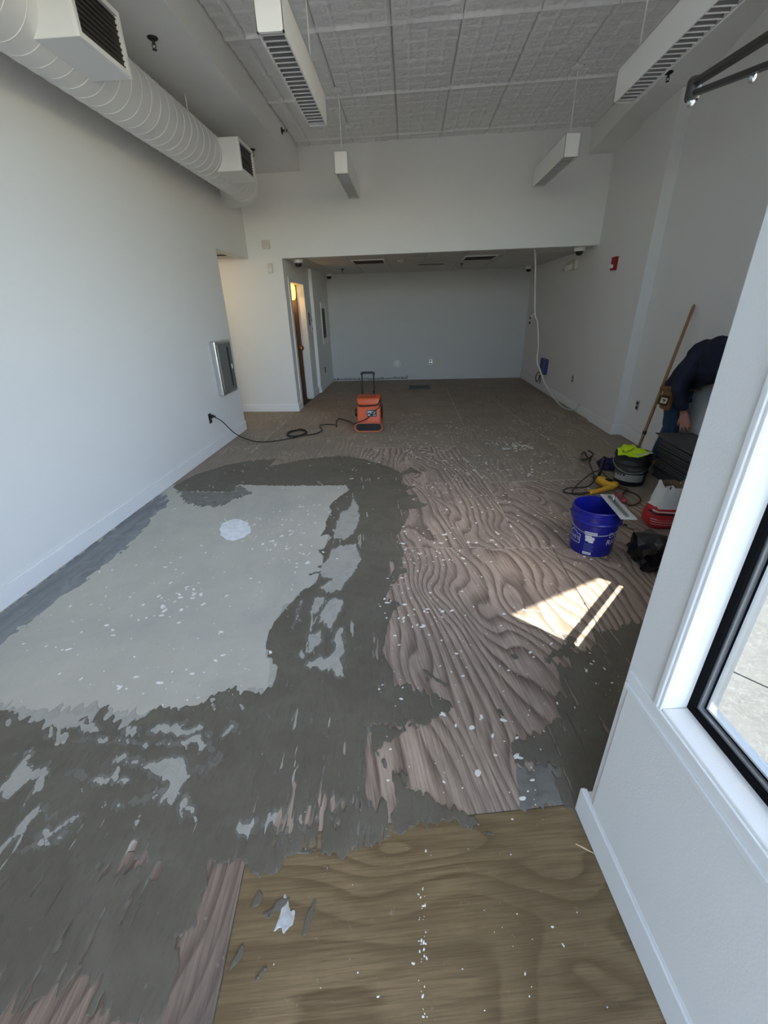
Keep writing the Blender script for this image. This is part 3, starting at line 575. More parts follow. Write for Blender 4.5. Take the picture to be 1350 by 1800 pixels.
SMEARS = [[(-0.256,0.681),(-0.256,0.701),(-0.25,0.705),(-0.252,0.683)],
[(-0.388,0.601),(-0.374,0.621),(-0.349,0.613),(-0.362,0.595),(-0.388,0.572),(-0.422,0.565),(-0.409,0.587)],
[(-0.301,0.53),(-0.292,0.579),(-0.277,0.629),(-0.27,0.619),(-0.275,0.577),(-0.285,0.537)],
[(-0.474,0.472),(-0.457,0.512),(-0.446,0.503),(-0.454,0.481),(-0.471,0.454)],
[(-0.401,0.449),(-0.384,0.464),(-0.371,0.461),(-0.394,0.441)],
[(0.24,0.809),(0.255,0.82),(0.278,0.816),(0.267,0.808)],
[(-0.459,0.585),(-0.456,0.618),(-0.446,0.638),(-0.434,0.623),(-0.438,0.598)],
[(0.489,1.614),(0.508,1.577),(0.532,1.597),(0.518,1.623)],
[(-0.039,0.977),(-0.028,1.012),(-0.016,0.996),(-0.005,1.001),(-0.001,0.978),(-0.016,0.968),(-0.001,0.956),(-0.02,0.959)],
[(0.013,0.934),(0.039,0.943),(0.046,0.932),(0.031,0.914),(0.021,0.92)],
[(0.366,1.281),(0.386,1.297),(0.393,1.253),(0.383,1.261)],
[(0.053,1.502),(0.077,1.5),(0.185,1.406),(0.158,1.405)],
[(-0.068,2.347),(-0.036,2.382),(-0.01,2.359),(-0.035,2.309)]]
WHITE_SMEAR = [[(-0.372,0.573),(-0.37,0.615),(-0.35,0.602),(-0.33,0.59),(-0.328,0.559),(-0.348,0.546),(-0.378,0.539)]]

# ================================================================ thin layers trowelled on the floor
def hash2(ix, iy, seed):
    with np.errstate(over='ignore'):
        h = (ix.astype(np.int64)*374761393 + iy.astype(np.int64)*668265263 + seed*1442695041) & 0xffffffff
        h = ((h ^ (h >> 13))*1274126177) & 0xffffffff
    return ((h ^ (h >> 16)) & 0xffff)/65535.0
def vnoise(x, y, seed=0):
    ix = np.floor(x); iy = np.floor(y); fx = x-ix; fy = y-iy
    fx = fx*fx*(3-2*fx); fy = fy*fy*(3-2*fy)
    a = hash2(ix, iy, seed); b = hash2(ix+1, iy, seed); c = hash2(ix, iy+1, seed); d = hash2(ix+1, iy+1, seed)
    return (a*(1-fx)+b*fx)*(1-fy) + (c*(1-fx)+d*fx)*fy - .5
def fbm(x, y, oct=4, seed=0, gain=.55):
    s = 0; a = 1; t = 0
    for i in range(oct):
        s = s + a*vnoise(x*2**i, y*2**i, seed+i*17); t += a; a *= gain
    return s/t*2
def sdf(poly, X, Y):
    """signed distance, positive inside"""
    P = np.array(poly, float); Q = np.roll(P, -1, 0)
    best = np.full(X.shape, 1e9); inside = np.zeros(X.shape, bool)
    for (ax, ay), (bx, by) in zip(P, Q):
        ex, ey = bx-ax, by-ay; L = ex*ex+ey*ey
        if L < 1e-12: continue
        t = np.clip(((X-ax)*ex + (Y-ay)*ey)/L, 0, 1)
        best = np.minimum(best, (X-ax-t*ex)**2 + (Y-ay-t*ey)**2)
        if abs(ey) > 1e-12:
            cr = ((ay > Y) != (by > Y)) & (X < (bx-ax)*(Y-ay)/ey + ax); inside ^= cr
    d = np.sqrt(best); return np.where(inside, d, -d)
def contour_mesh(name, Fv, x0, y0, hx, hy, z, m, relief=0.0, parent=None):
    """mesh of the region Fv > 0 on a grid (marching squares with exact crossings)"""
    nx, ny = Fv.shape
    pos = Fv > 0
    c4 = pos[:-1, :-1].astype(int) + pos[1:, :-1] + pos[1:, 1:] + pos[:-1, 1:]
    vid = -np.ones((nx, ny), int)
    used = np.zeros((nx, ny), bool)
    any_ = c4 > 0
    for dx in (0, 1):
        for dy in (0, 1):
            used[dx:nx-1+dx, dy:ny-1+dy] |= any_
    used &= pos
    vid[used] = np.arange(used.sum())
    I, J = np.nonzero(used)
    V = [((x0+i*hx), (y0+j*hy), z + relief*min(1.0, max(0.0, f*60))) for i, j, f in zip(I.tolist(), J.tolist(), Fv[used].tolist())]
    Fc = []
    fi, fj = np.nonzero(c4 == 4)
    Fc += np.stack([vid[fi, fj], vid[fi+1, fj], vid[fi+1, fj+1], vid[fi, fj+1]], 1).tolist()
    ec = {}
    def cross(a, b):
        k = (a, b) if a < b else (b, a)
        if k not in ec:
            fa, fb = Fv[a], Fv[b]; t = fa/(fa-fb)
            ec[k] = len(V); V.append((x0+(a[0]+t*(b[0]-a[0]))*hx, y0+(a[1]+t*(b[1]-a[1]))*hy, z-.0012))
        return ec[k]
    for i, j in zip(*[q.tolist() for q in np.nonzero((c4 > 0) & (c4 < 4))]):
        cs = [(i, j), (i+1, j), (i+1, j+1), (i, j+1)]; poly = []
        for k in range(4):
            a, b = cs[k], cs[(k+1) % 4]
            if pos[a]: poly.append(int(vid[a]))
            if pos[a] != pos[b]: poly.append(cross(a, b))
        if len(poly) >= 3: Fc.append(poly)
    return mesh_obj(name, V, Fc, m, parent)
def grid(x0, x1, y0, y1, hx, hy):
    return np.meshgrid(np.arange(x0, x1, hx), np.arange(y0, y1, hy), indexing='ij')
def layer(name, polys, box, h, z, m, rough=.012, holes=(), whole=(), streak=0, seed=1, relief=.0006, parent=None, bias=0.0, wbias=0.0):
    x0, x1, y0, y1 = box; X, Y = grid(x0, x1, y0, y1, h, h*1.15)
    wx = X + rough*fbm(X*16, Y*12, 4, seed) + .35*rough*fbm(X*70, Y*24, 3, seed+5)
    wy = Y + 1.3*rough*fbm(X*15, Y*11, 4, seed+9) + 2.2*rough*fbm(X*75, Y*5, 2, seed+3)
    Fv = None
    for p in polys:
        s = sdf(p, wx, wy); Fv = s if Fv is None else np.maximum(Fv, s)
    inside = Fv.copy()
    for p in holes:
        n = fbm(X*26+Y*6, Y*10-X*8, 4, 21) + .35*fbm(X*70+Y*40, Y*22-X*22, 3, 22)
        Fv = np.minimum(Fv, -(sdf(p, wx, wy) + .022*n - .001 + bias))
    for p in whole:
        n = fbm(X*70, Y*9, 4, seed+31)
        Fv = np.minimum(Fv, -(sdf(p, wx, wy) + .050*n - .008 + wbias))
    if streak:
        # scraped grain: fine bare lines, long in y
        on = (X > -.57) | (Y < .80)
        lean = X + .10*Y
        n1 = fbm(lean*75, Y*5, 3, seed+41); n2 = fbm(X*4, Y*3, 3, seed+43)
        thr = .50 - .22*n2 - .06*np.clip(1-inside/.12, 0, 1)
        Fv = np.where(on, np.minimum(Fv, (thr - n1)*.03*streak), Fv)
        # dabs left open between trowel passes on the slab side
        n3 = fbm(X*30+Y*22, Y*9-X*5, 4, seed+51)
        Fv = np.where(on, Fv, np.minimum(Fv, (.46 - n3)*.02))
    o = contour_mesh(name, Fv, x0, y0, h, h*1.15, z, m, relief, parent)
    return o
film_o = layer('skim_coat', [FILM], (XL+.01, -.10, .40, 3.95), .014, .0012, M_SKIM, rough=.02, seed=3)
tag(film_o, 'thin pale grey skim coat showing between the dark patches around the slab', 'skim coat', kind='stuff')
o = layer('skim_coat', [GREY_FILM], (.35, .80, .85, 1.25), .006, .0012, M_SEMI, rough=.012, seed=5, whole=())
tag(o, 'small thin grey smear on plywood beside the baseboard corner of the window wall', 'skim coat', kind='stuff')
o = layer('patching_compound', [SEMI_DRY], (XL+.01, -1.2, 3.2, 4.3), .012, .0022, M_SEMI, rough=.03, seed=7)
tag(o, 'half dry lighter grey compound lobe at the far left corner of the slab', 'compound', kind='stuff')
md_ = layer('patching_compound', [DARK_MAIN], (XL+.006, .62, .36, 5.1), .0085, .0026, M_MID, rough=.011, holes=HOLES, whole=WOOD_HOLES, streak=1, seed=11, bias=-.007, wbias=-.004)
tag(md_, 'thin mid grey feathered compound showing at the edges of the dark band', 'compound', kind='stuff')
dk = layer('patching_compound', [DARK_MAIN], (XL+.006, .62, .36, 5.1), .0072, .0034, M_DARK, rough=.011, holes=HOLES, whole=WOOD_HOLES, streak=1, seed=11, bias=.005, wbias=.000)
tag(dk, 'large dark damp patching compound spread in a wide band around the concrete slab', 'compound', kind='stuff')
o = layer('patching_compound', [DARK_RIGHT], (.36, 1.35, .86, 2.1), .006, .0034, M_DARK, rough=.016, streak=.6, seed=13)
tag(o, 'dark damp patching compound spread beside the end of the window wall', 'compound', kind='stuff')
o = layer('patching_compound', SMEARS, (-.56, .75, .40, 2.8), .0045, .0030, M_DARK, rough=.006, seed=17)
tag(o, 'small stray dark compound smears scraped on bare plywood sheets', 'compound', kind='stuff')
X, Y = grid(-1.60, -1.18, 2.66, 3.16, .006, .007)
Fs = np.maximum(sdf(SPACKLE, X+.03*fbm(X*14, Y*14, 4, 61), Y+.04*fbm(X*14, Y*14, 4, 63)), -9)
Fs = np.minimum(Fs, (.50 + Fs*4 - fbm(X*60, Y*26, 4, 67))*.05)
o = contour_mesh('spackle_patch', Fs, -1.60, 2.66, .006, .007, .0022, M_SPACK, .002)
tag(o, 'white round spackle patch smeared on the bare concrete slab', 'spackle')
o = layer('spackle_patch', WHITE_SMEAR, (-.48, -.28, .50, .68), .003, .0022, M_THIN, rough=.008, seed=19)
tag(o, 'small white spackle smear on the yellow brown plywood sheet', 'spackle')
# darker grey lane on the slab along the left wall
o = layer('dark_lane', [[(-2.405, 1.09), (-2.19, 1.09), (-2.15, 1.9), (-2.10, 2.5), (-2.17, 3.1), (-2.22, 3.5), (-2.405, 3.7)]], (XL+.008, -1.9, 1.09, 3.8), .012, .0008, M_CONCDK, rough=.05, seed=23)
tag(o, 'dark grey lane on the slab along the left baseboard', 'glue residue', kind='stuff')

# paint flecks dropped all over, one uncountable scatter
fl = MB(); rnd = random.Random(21)
def fleck(x, y, r, z=.0036):
    n = 6; el = 1+rnd.random()*1.2; a0 = rnd.random()*6.28
    vs = [(x+r*math.cos(6.283*k/n)*math.cos(a0)*el*(.7+.6*rnd.random()) - r*math.sin(6.283*k/n)*math.sin(a0), y+r*math.cos(6.283*k/n)*math.sin(a0)*el + r*math.sin(6.283*k/n)*math.cos(a0), z) for k in range(n)]
    k0 = len(fl.v); fl.add(vs + [(x, y, z+.0012)], [(k, (k+1) % n, n) for k in range(n)])
def free(x, y):
    if y < .9: return -.5 < x < .55
    if DN.x*x + DN.y*y < .20 and x > .55: return False
    if abs(x+.57) < .25 and 5.75 < y < 6.35: return False
    return XL+.05 < x < 2.55 and y < 7.0 and not (x < XL+.05)
def scatter(n, x0, x1, y0, y1, rlo, rhi, z=.0036):
    k = 0
    while k < n:
        x = rnd.uniform(x0, x1); y = rnd.uniform(y0, y1)
        if fbm(np.array([x*1.6]), np.array([y*1.6]), 2, 5)[0] < rnd.uniform(-.6, .4): continue
        k += 1
        if free(x, y): fleck(x, y, (rlo + (rhi-rlo)*rnd.random()**3)*.72, z)
scatter(220, -.15, 1.1, .85, 2.6, .0025, .011)
scatter(560, -.1, 1.9, 2.4, 5.0, .004, .016)
scatter(460, -.7, 1.8, 4.0, 6.4, .005, .017)
scatter(170, -.6, 2.2, 5.6, 7.0, .006, .016)
scatter(330, -2.1, -.65, 1.25, 3.8, .003, .013)
scatter(70, -2.3, -.7, 3.9, 5.9, .004, .012)
scatter(32, -.42, .5, .40, .86, .0015, .0045)
for cx, cy, n in ((-1.35, 2.05, 30), (-1.0, 2.75, 26), (-.75, 2.5, 18), (.0, 1.9, 22), (1.0, 5.2, 40), (.35, 1.05, 12)):
    for _ in range(n):
        x, y = rnd.gauss(cx, .11), rnd.gauss(cy, .11)
        if free(x, y): fleck(x, y, .003+.009*rnd.random()**2)
for _ in range(34): fleck(rnd.gauss(.035, .006), rnd.uniform(.40, .66), .0008+.002*rnd.random())
for _ in range(70): fleck(rnd.gauss(1.28, .12), rnd.gauss(5.05, .10), .004+.013*rnd.random(), .003)
o = fl.build('paint_flecks', M_FLECK); tag(o, 'scattered dried white paint flecks all over the floor', 'paint flecks', kind='stuff')

# pale dust packed into the sheet joints of the far floor
sd = MB(); rnd = random.Random(33)
for (ax, ay), (bx, by), w_ in (((-.566, 5.083), (.55, 5.083), .016), ((.37, 6.12), (1.60, 6.10), .013), ((.80, 3.90), (1.87, 3.987), .018), ((.549, 5.06), (.742, 3.885), .020), ((.745, 3.86), (.802, 2.66), .010), ((-.20, 2.643), (.98, 2.644), .008), ((-1.947, 4.9), (-1.94, 7.15), .014), ((1.872, 4.0), (1.54, 7.9), .016), ((-.573, 3.92), (-.573, 5.06), .010), ((.554, 5.1), (.556, 6.1), .012), ((.781, 6.13), (.781, 9.3), .012), ((-.737, 5.1), (-.737, 6.1), .010), ((-1.93, 6.0), (-.74, 5.973), .010)):
    L = math.hypot(bx-ax, by-ay); n = int(L/.06); nx, ny = -(by-ay)/L, (bx-ax)/L
    for k in range(n):
        if rnd.random() < .22: continue
        t0, t1 = k/n, (k+1.15)/n; q = []
        for t in (t0, (t0+t1)/2, t1):
            h = w_*rnd.uniform(.15, .8); o_ = rnd.uniform(-.004, .004)
            q.append((ax+(bx-ax)*t+nx*(h+o_), ay+(by-ay)*t+ny*(h+o_), .0012)); q.append((ax+(bx-ax)*t-nx*(h-o_), ay+(by-ay)*t-ny*(h-o_), .0012))
        sd.add(q, [(0, 1, 3, 2), (2, 3, 5, 4)])
o = sd.build('joint_dust', mat('pale joint dust', (.50, .43, .35), .9, vary=.3, scale=30)); tag(o, 'pale dust lines packed along the plywood sheet joints', 'dust', kind='stuff')

# ================================================================ overhead: duct, lights, sprinklers
duct = empty('spiral_duct', (-2.07, 0, 3.015))
tag(duct, 'large round white painted spiral duct running high along the left wall', 'duct')
DR = .2
prof = []; YE = 6.38
mb = MB(); n = 40; vs = []; fs = []
ys = np.arange(-.9, YE, .06).tolist() + [YE]
for y in ys:
    for k in range(n):
        a = 2*math.pi*k/n; vs.append((DR*math.cos(a), y, DR*math.sin(a)))
for i in range(len(ys)-1):
    for k in range(n): fs.append((i*n+k, i*n+(k+1) % n, (i+1)*n+(k+1) % n, (i+1)*n+k))
mb.add(vs, fs); mb.build('duct_run', M_DUCT, duct, smooth=True)
# lock seam spiral
sp = []; pitch = .125; y = -.9
while y < YE-.02:
    a = 2*math.pi*(y/pitch); sp.append((DR*math.cos(a), y, DR*math.sin(a))); y += pitch/36
MB().tube(sp, .0034, 5).build('spiral_seam', M_DUCT, duct, smooth=True)
# mitred elbow into the wall
mb = MB(); cx, cy = -.345, YE; rings = []; vs = []; fs = []
R_ = .345
steps = [0, 18, 36, 54, 72, 90]
for d in steps:
    t = math.radians(d)
    for k in range(n):
        a = 2*math.pi*k/n; rr = R_ + DR*math.cos(a)
        vs.append((-R_ + rr*math.cos(t), YE + rr*math.sin(t), DR*math.sin(a)))
for i in range(len(steps)-1):
    for k in range(n): fs.append((i*n+k, i*n+(k+1) % n, (i+1)*n+(k+1) % n, (i+1)*n+k))
mb.add(vs, fs); mb.build('elbow', M_DUCT, duct, smooth=True)
for yy in (YE-.05, YE):
    M = Matrix.Translation((0, yy, 0)) @ Matrix.Rotation(math.pi/2, 4, 'X')
    MB().lathe([(DR, -.008), (DR+.007, -.004), (DR+.007, .004), (DR, .008)], 40, M, closed=True).build('coupling_ring', M_WHITE, duct, smooth=True)
for hy in (1.2, 4.842):
    MB().tube([(.105, hy, .165), (.105, hy, .285)], .004, 6).build('hanger_rod', M_WHITE, duct)
def register_box(y0, y1, z0, z1):
    x0, x1 = .06, .37
    b = MB(); b.box(x0, x1-.012, y0, y1, z0, z1); b.build('register_box', M_DUCT, duct, bevel=.004)
    g = MB(); fw = .028
    ring_yz = [(y0, y0+fw, z0, z1), (y1-fw, y1, z0, z1), (y0+fw, y1-fw, z0, z0+fw), (y0+fw, y1-fw, z1-fw, z1)]
    for a, b_, c, d in ring_yz: g.box(x1-.014, x1+.010, a, b_, c, d)
    gr = g.build('register_frame', M_WHITE, duct, bevel=.002)
    MB().box(x1-.014, x1-.010, y0+fw-.002, y1-fw+.002, z0+fw-.002, z1-fw+.002).build('register_back', M_GRILLE, gr)
    nb = 9
    for k in range(nb):
        z = z0+fw + (k+.5)*(z1-z0-2*fw)/nb
        M = Matrix.Translation((x1-.007, 0, z)) @ Matrix.Rotation(math.radians(-38), 4, 'Y')
        MB().box(-.006, .006, y0+fw, y1-fw, -.0016, .0016, M).build('blade', M_DKMETAL, gr)
register_box(2.94, 3.40, -.155, .135); register_box(5.29, 5.73, -.160, .112)
duct.location = (-2.07, 0, 3.015)

def pendant(x, y0, y1, zb, label):
    root = empty('pendant_light', (x, (y0+y1)/2, zb)); L = y1-y0; W = .145; Hh = .185
    tag(root, label, 'light', 'louvered pendant lights')
    h = L/2; b = MB(); t = .006
    b.box(-W/2, -W/2+t, -h, h, 0, Hh).box(W/2-t, W/2, -h, h, 0, Hh).box(-W/2, W/2, -h, -h+t, 0, Hh).box(-W/2, W/2, h-t, h, 0, Hh).box(-W/2, W/2, -h, h, Hh-t, Hh)
    b.build('housing', M_WHITE, root, bevel=.0015)
    MB().box(-W/2+t, W/2-t, -h+t, h-t, .085, .09).build('reflector', M_REFL, root)
    f = MB(); f.box(-W/2, -W/2+.010, -h, h, -.004, .0).box(W/2-.010, W/2, -h, h, -.004, 0).box(-W/2, W/2, -h, -h+.02, -.004, 0).box(-W/2, W/2, h-.02, h, -.004, 0)
    f.build('louver_frame', M_WHITE, root)
    n = 22; me = None
    for k in range(n):
        yy = -h+.02 + (k+.5)*(L-.04)/n
        if me is None:
            Mb = Matrix(((0, 0, 1, 0), (1, 0, 0, 0), (0, 1, 0, 0), (0, 0, 0, 1)))
            b2 = MB().prism([(-.0012, .005), (.0012, .005), (.006, .036), (-.006, .036)], -W/2+t, W/2-t, Mb); nb_ = len(b2.f)
            b2.prism([(-.0030, 0), (.0030, 0), (.0030, .0045), (-.0030, .0045)], -W/2+t, W/2-t, Mb)
            o = b2.build('louver_blade', M_REFL, root); o.data.materials.append(M_WHITE); me = o.data
            for q in list(me.polygons)[nb_:]: q.material_index = 1
        else: o = bpy.data.objects.new('louver_blade', me); link(o, root)
        o.location = (0, yy, .001)
    for s in (-1, 1):
        yy = s*(h-.125)
        MB().tube([(0, yy, Hh-.002), (0, yy, ZC-zb-.012)], .0048, 8).build('stem', M_WHITE, root)
        MB().lathe([(.062, ZC-zb+.010), (.062, ZC-zb-.010), (.045, ZC-zb-.020), (.008, ZC-zb-.024)], 24, Matrix.Translation((0, yy, 0))).build('canopy', M_WHITE, root, smooth=True, auto=True)
    return root
pendant(-.72, 3.03, 4.31, 2.87, 'left hand louvered white pendant light nearest the camera')
pendant(-.72, 5.60, 6.77, 2.87, 'small looking white pendant light far left, hung before the back wall header')
pendant(1.57, 2.94, 4.20, 2.87, 'right hand louvered white pendant light nearest the camera, cut by the top edge')
pendant(1.60, 5.42, 6.60, 2.87, 'white pendant light far right, hung before the back wall header')

def sprinkler(x, y, z, label, side=None):
    r = empty('sprinkler', (x, y, z)); tag(r, label, 'sprinkler', 'black sprinkler heads')
    if side is not None: r.rotation_euler = (0, side, 0)
    MB().lathe([(.036, .003), (.036, -.005), (.022, -.014), (.012, -.016)], 18).build('escutcheon', M_BLACK, r, smooth=True)
    b = MB(); b.tube([(0, 0, -.012), (0, 0, -.036)], .009, 8); b.tube([(-.011, 0, -.03), (-.014, 0, -.046), (0, 0, -.060)], .0028, 6); b.tube([(.011, 0, -.03), (.014, 0, -.046), (0, 0, -.060)], .0028, 6)
    b.build('frame_arms', M_BLACK, r)
    MB().lathe([(.004, -.058), (.016, -.061), (.016, -.064), (.004, -.066)], 14).build('deflector', M_BLACK, r)
sprinkler(-1.786, 4.003, ZS, 'black sprinkler head under left soffit beside the first duct register')
sprinkler(-1.859, 6.30, ZS, 'black sprinkler head under left soffit beyond the second duct register')
sprinkler(XSL, 6.413, 3.488, 'black sidewall sprinkler sticking out of the left soffit face', side=-math.pi/2)
sprinkler(2.36, 5.35, 3.425, 'black sprinkler head on the right soffit at the end of the near right pendant light')
sprinkler(-1.298, 9.41, ZA+.002, 'small dark sprinkler head in the alcove ceiling near the left dome camera')
sprinkler(.966, 9.15, ZA+.002, 'small dark sprinkler head in the alcove ceiling near the right ceiling panel')

# ================================================================ wall and ceiling devices
def on_back(x, z): return Vector((x, yb(x), z))
r = empty('wall_chime', on_back(-2.11, 2.457)); tag(r, 'square beige chime box high on the back wall beside the opening', 'chime')
MB().box(-.053, .053, -.045, 0, -.053, .053).build('housing', M_IVORY, r, bevel=.004)
b = MB(); [b.box(-.042, .042, -.0475, -.044, -.042+.014*k, -.034+.014*k) for k in range(6)]; b.build('vent_slats', M_IVORY, r)
r = empty('motion_sensor', on_back(-2.09, 2.15)); tag(r, 'narrow ivory motion sensor on the back wall below the chime box', 'sensor')
MB().box(-.036, .036, -.042, 0, -.066, .066).build('housing', M_IVORY, r, bevel=.012, seg=3)
MB().box(-.026, .026, -.047, -.038, -.045, .005).build('lens', M_PAPER, r, bevel=.006)
def dome(x, y, label):
    r = empty('dome_camera', (x, y, ZA+.002)); tag(r, label, 'camera', 'dome security cameras')
    MB().lathe([(.072, 0), (.075, -.012), (.070, -.04), (.058, -.048)], 24).build('base_ring', M_WHITE, r, smooth=True, auto=True)
    MB().lathe([(.056, -.044), (.053, -.066), (.042, -.086), (.022, -.098), (.002, -.101)], 24).build('smoked_dome', M_BLACK, r, smooth=True)
dome(-1.72, 7.52, 'dome camera at the front left corner of the alcove ceiling')
dome(-1.755, 10.50, 'dome camera at the back left corner of the alcove ceiling')
dome(2.50, 10.40, 'dome camera at the back right corner of the alcove ceiling')
dome(2.45, 7.30, 'dome camera at the front right corner of the alcove ceiling')
r = empty('emergency_light', (XR, 7.93, 2.09)); tag(r, 'pale emergency light with two round heads on the right wall', 'emergency light')
MB().box(-.06, 0, -.15, .15, -.055, .075).build('housing', M_IVORY, r, bevel=.01)
for s in (-1, 1):
    M = Matrix.Translation((-.07, s*.09 + .05, -.02)) @ Matrix.Rotation(math.radians(-65), 4, 'Y') @ Matrix.Rotation(s*.3, 4, 'X')
    hd = MB().lathe([(.02, -.03), (.055, .0), (.062, .03), (.062, .045)], 18, M, closed=True).build('lamp_head', M_IVORY, r, smooth=True)
    MB().lathe([(.058, .034), (.03, .040), (.002, .042)], 18, M).build('lens', M_LOUVER, hd, smooth=True)
r = empty('fire_alarm_strobe', (XR, 6.385, 1.995)); tag(r, 'dark red fire alarm strobe on right wall beside the pilaster', 'alarm')
MB().box(-.05, 0, -.055, .055, -.075, .075).build('housing', M_REDALARM, r, bevel=.006)
MB().box(-.085, -.048, -.035, .035, -.052, -.010).build('strobe_lens', M_WHITE, r, bevel=.008)
def cpanel(name, x0, x1, y0, y1, m, label, cat, group=None):
    r = empty(name, ((x0+x1)/2, (y0+y1)/2, ZA)); tag(r, label, cat, group)
    a, b_ = (x1-x0)/2, (y1-y0)/2
    return r, a, b_
r, a, b_ = cpanel('return_grille', -.955, -.40, 7.85, 8.42, M_ACO, 'grey square return grille in the alcove ceiling, left one', 'grille', 'alcove ceiling grilles')
MB().box(-a, a, -b_, b_, -.006, .004).build('frame', M_PLAIN, r); MB().box(-a+.03, a-.03, -b_+.03, b_-.03, -.010, -.004).build('mesh_panel', M_DUCT, r)
for k in range(14): MB().box(-a+.035, a-.035, -b_+.05+k*.036, -b_+.062+k*.036, -.013, -.008).build('slat', M_GRILLE, r)
r, a, b_ = cpanel('return_grille', .875, 1.41, 7.85, 8.42, M_ACO, 'grey square return grille in the alcove ceiling, right one', 'grille', 'alcove ceiling grilles')
MB().box(-a, a, -b_, b_, -.006, .004).build('frame', M_PLAIN, r); MB().box(-a+.03, a-.03, -b_+.03, b_-.03, -.010, -.004).build('mesh_panel', M_DUCT, r)
for k in range(14): MB().box(-a+.035, a-.035, -b_+.05+k*.036, -b_+.062+k*.036, -.013, -.008).build('slat', M_GRILLE, r)
r, a, b_ = cpanel('slot_diffuser', .13, .66, 8.78, 9.28, M_ACO, 'black slot diffuser in the middle of the alcove ceiling', 'diffuser')
MB().box(-a, a, -b_, b_, -.005, .004).build('frame', M_ACO, r)
for k in range(3): MB().box(-a+.03, a-.03, -.10+k*.07, -.055+k*.07, -.007, -.003).build('slot', M_BLACK, r)
r = empty('smoke_detector', (-.148, 8.15, ZA)); tag(r, 'round smoke detector on the alcove ceiling beside the left grille', 'detector')
MB().lathe([(.06, .002), (.06, -.014), (.05, -.03), (.03, -.036)], 20).build('housing', M_IVORY, r, smooth=True, auto=True)
MB().lathe([(.022, -.034), (.020, -.040), (.004, -.041)], 14).build('sensor_cap', M_PLAIN, r)

def wall_outlet(name, loc, nrm, label, cat='outlet', plate=M_STEEL, dark=True, group=None, w=.072, h=.115):
    r = empty(name, loc, math.atan2(nrm[1], nrm[0])+math.pi/2); tag(r, label, cat, group)   # local -y faces into the room
    MB().box(-w/2, w/2, -.007, 0, -h/2, h/2).build('cover_plate', plate, r, bevel=.002)
    for s in (-1, 1):
        f = MB().box(-.017, .017, -.011, -.006, s*.027-.016, s*.027+.016).build('receptacle', M_BLACK if dark else M_IVORY, r, bevel=.003)
    MB().lathe([(.003, 0), (.003, .002)], 8, Matrix.Translation((0, -.007, 0)) @ Matrix.Rotation(math.pi/2, 4, 'X')).build('screw', M_STEEL, r)
    return r
wall_outlet('wall_outlet', (XL, 5.008, .412), (1, 0), 'dark wall outlet low on the left wall with a plug in it', plate=M_DKMETAL)
wall_outlet('wall_outlet', (XR, 7.255, .455), (-1, 0), 'wall outlet low on the right wall behind the hanging white cable')
wall_outlet('wall_outlet', (XR2, 5.303, .428), (-1, 0), 'wall outlet low on the right wall just in front of the pilaster')
wall_outlet('wall_outlet', (XA2, 9.655, .386), (1, 0), 'dark wall outlet on the alcove left wall below the dark panel', plate=M_DKMETAL)
wall_outlet('wall_outlet', (.499, YBB, .39), (0, -1), 'left one of the two small outlets on the alcove back wall')
wall_outlet('wall_outlet', (.685, YBB, .405), (0, -1), 'right one of the two small outlets on the alcove back wall', plate=M_IVORY, dark=False)
r = empty('round_wall_plate', (-.296, YBB, .372)); tag(r, 'round white box opening low on the alcove back wall', 'wall plate')
Mx = Matrix.Rotation(math.pi/2, 4, 'X')
MB().lathe([(.085, 0), (.085, .008), (.062, .010)], 24, Mx, closed=True).build('trim_ring', M_DUCT, r)
MB().lathe([(.058, .0), (.058, .018), (.03, .024), (.004, .025)], 20, Mx).build('cap', M_WHITE, r, smooth=True)
# switches beside the alcove door
for k, (y, z, w_, h_, m, lb) in enumerate(((8.77, 1.42, .07, .22, M_BLACK, 'tall dark switch plate beside the alcove door frame'), (8.93, 1.40, .08, .13, M_IVORY, 'pale switch plate beside the alcove door, next to the trim strip'), (8.94, 1.24, .08, .11, M_STEEL, 'steel switch plate below the pale one beside the alcove door'))):
    r = empty('light_switch', (XA, y, z), math.pi/2); tag(r, lb, 'switch', 'switches by the alcove door')
    MB().box(-w_/2, w_/2, -.010, 0, -h_/2, h_/2).build('cover_plate', m, r, bevel=.002)
    MB().box(-.012, .012, -.017, -.009, -.022, .022).build('toggle', M_IVORY if m is M_BLACK else M_BLACK, r, bevel=.002)
r = empty('electrical_panel', (XA2, 9.92, 1.31), math.pi/2); tag(r, 'tall grey framed panel with a dark recess on the alcove left wall', 'panel')
b = MB(); b.box(-.25, .25, -.02, 0, .29, .40).box(-.25, .25, -.02, 0, -.40, -.29).box(-.25, -.21, -.02, 0, -.29, .29).box(.21, .25, -.02, 0, -.29, .29); b.build('frame', M_DUCT, r, bevel=.003)
MB().box(-.21, .21, -.006, 0, -.29, .29).build('dark_recess', M_BLACK, r)
b = MB(); [b.box(-.05, .05, -.016, -.005, -.2+.06*k, -.16+.06*k) for k in range(7)]; b.build('breaker_row', M_GRILLE, r)
# extinguisher cabinet in the left wall
r = empty('extinguisher_cabinet', (XL, 5.61, .93), math.pi/2); tag(r, 'tall semi recessed steel extinguisher cabinet on the left wall', 'cabinet')
MB().box(-.245, .245, -.075, .0, -.325, .325).build('housing', M_STEEL, r, bevel=.022, seg=4)
MB().box(-.205, .205, -.082, -.07, -.285, .285).build('door', mat('grey cabinet door', (.23, .24, .24), .4, metal=.6, vary=.08), r, bevel=.004)
MB().box(.055, .105, -.085, -.08, -.24, .24).build('glass_slot', M_BLACK, r, bevel=.002)
MB().box(.125, .15, -.095, -.08, -.03, .03).build('door_pull', M_STEEL, r, bevel=.004)
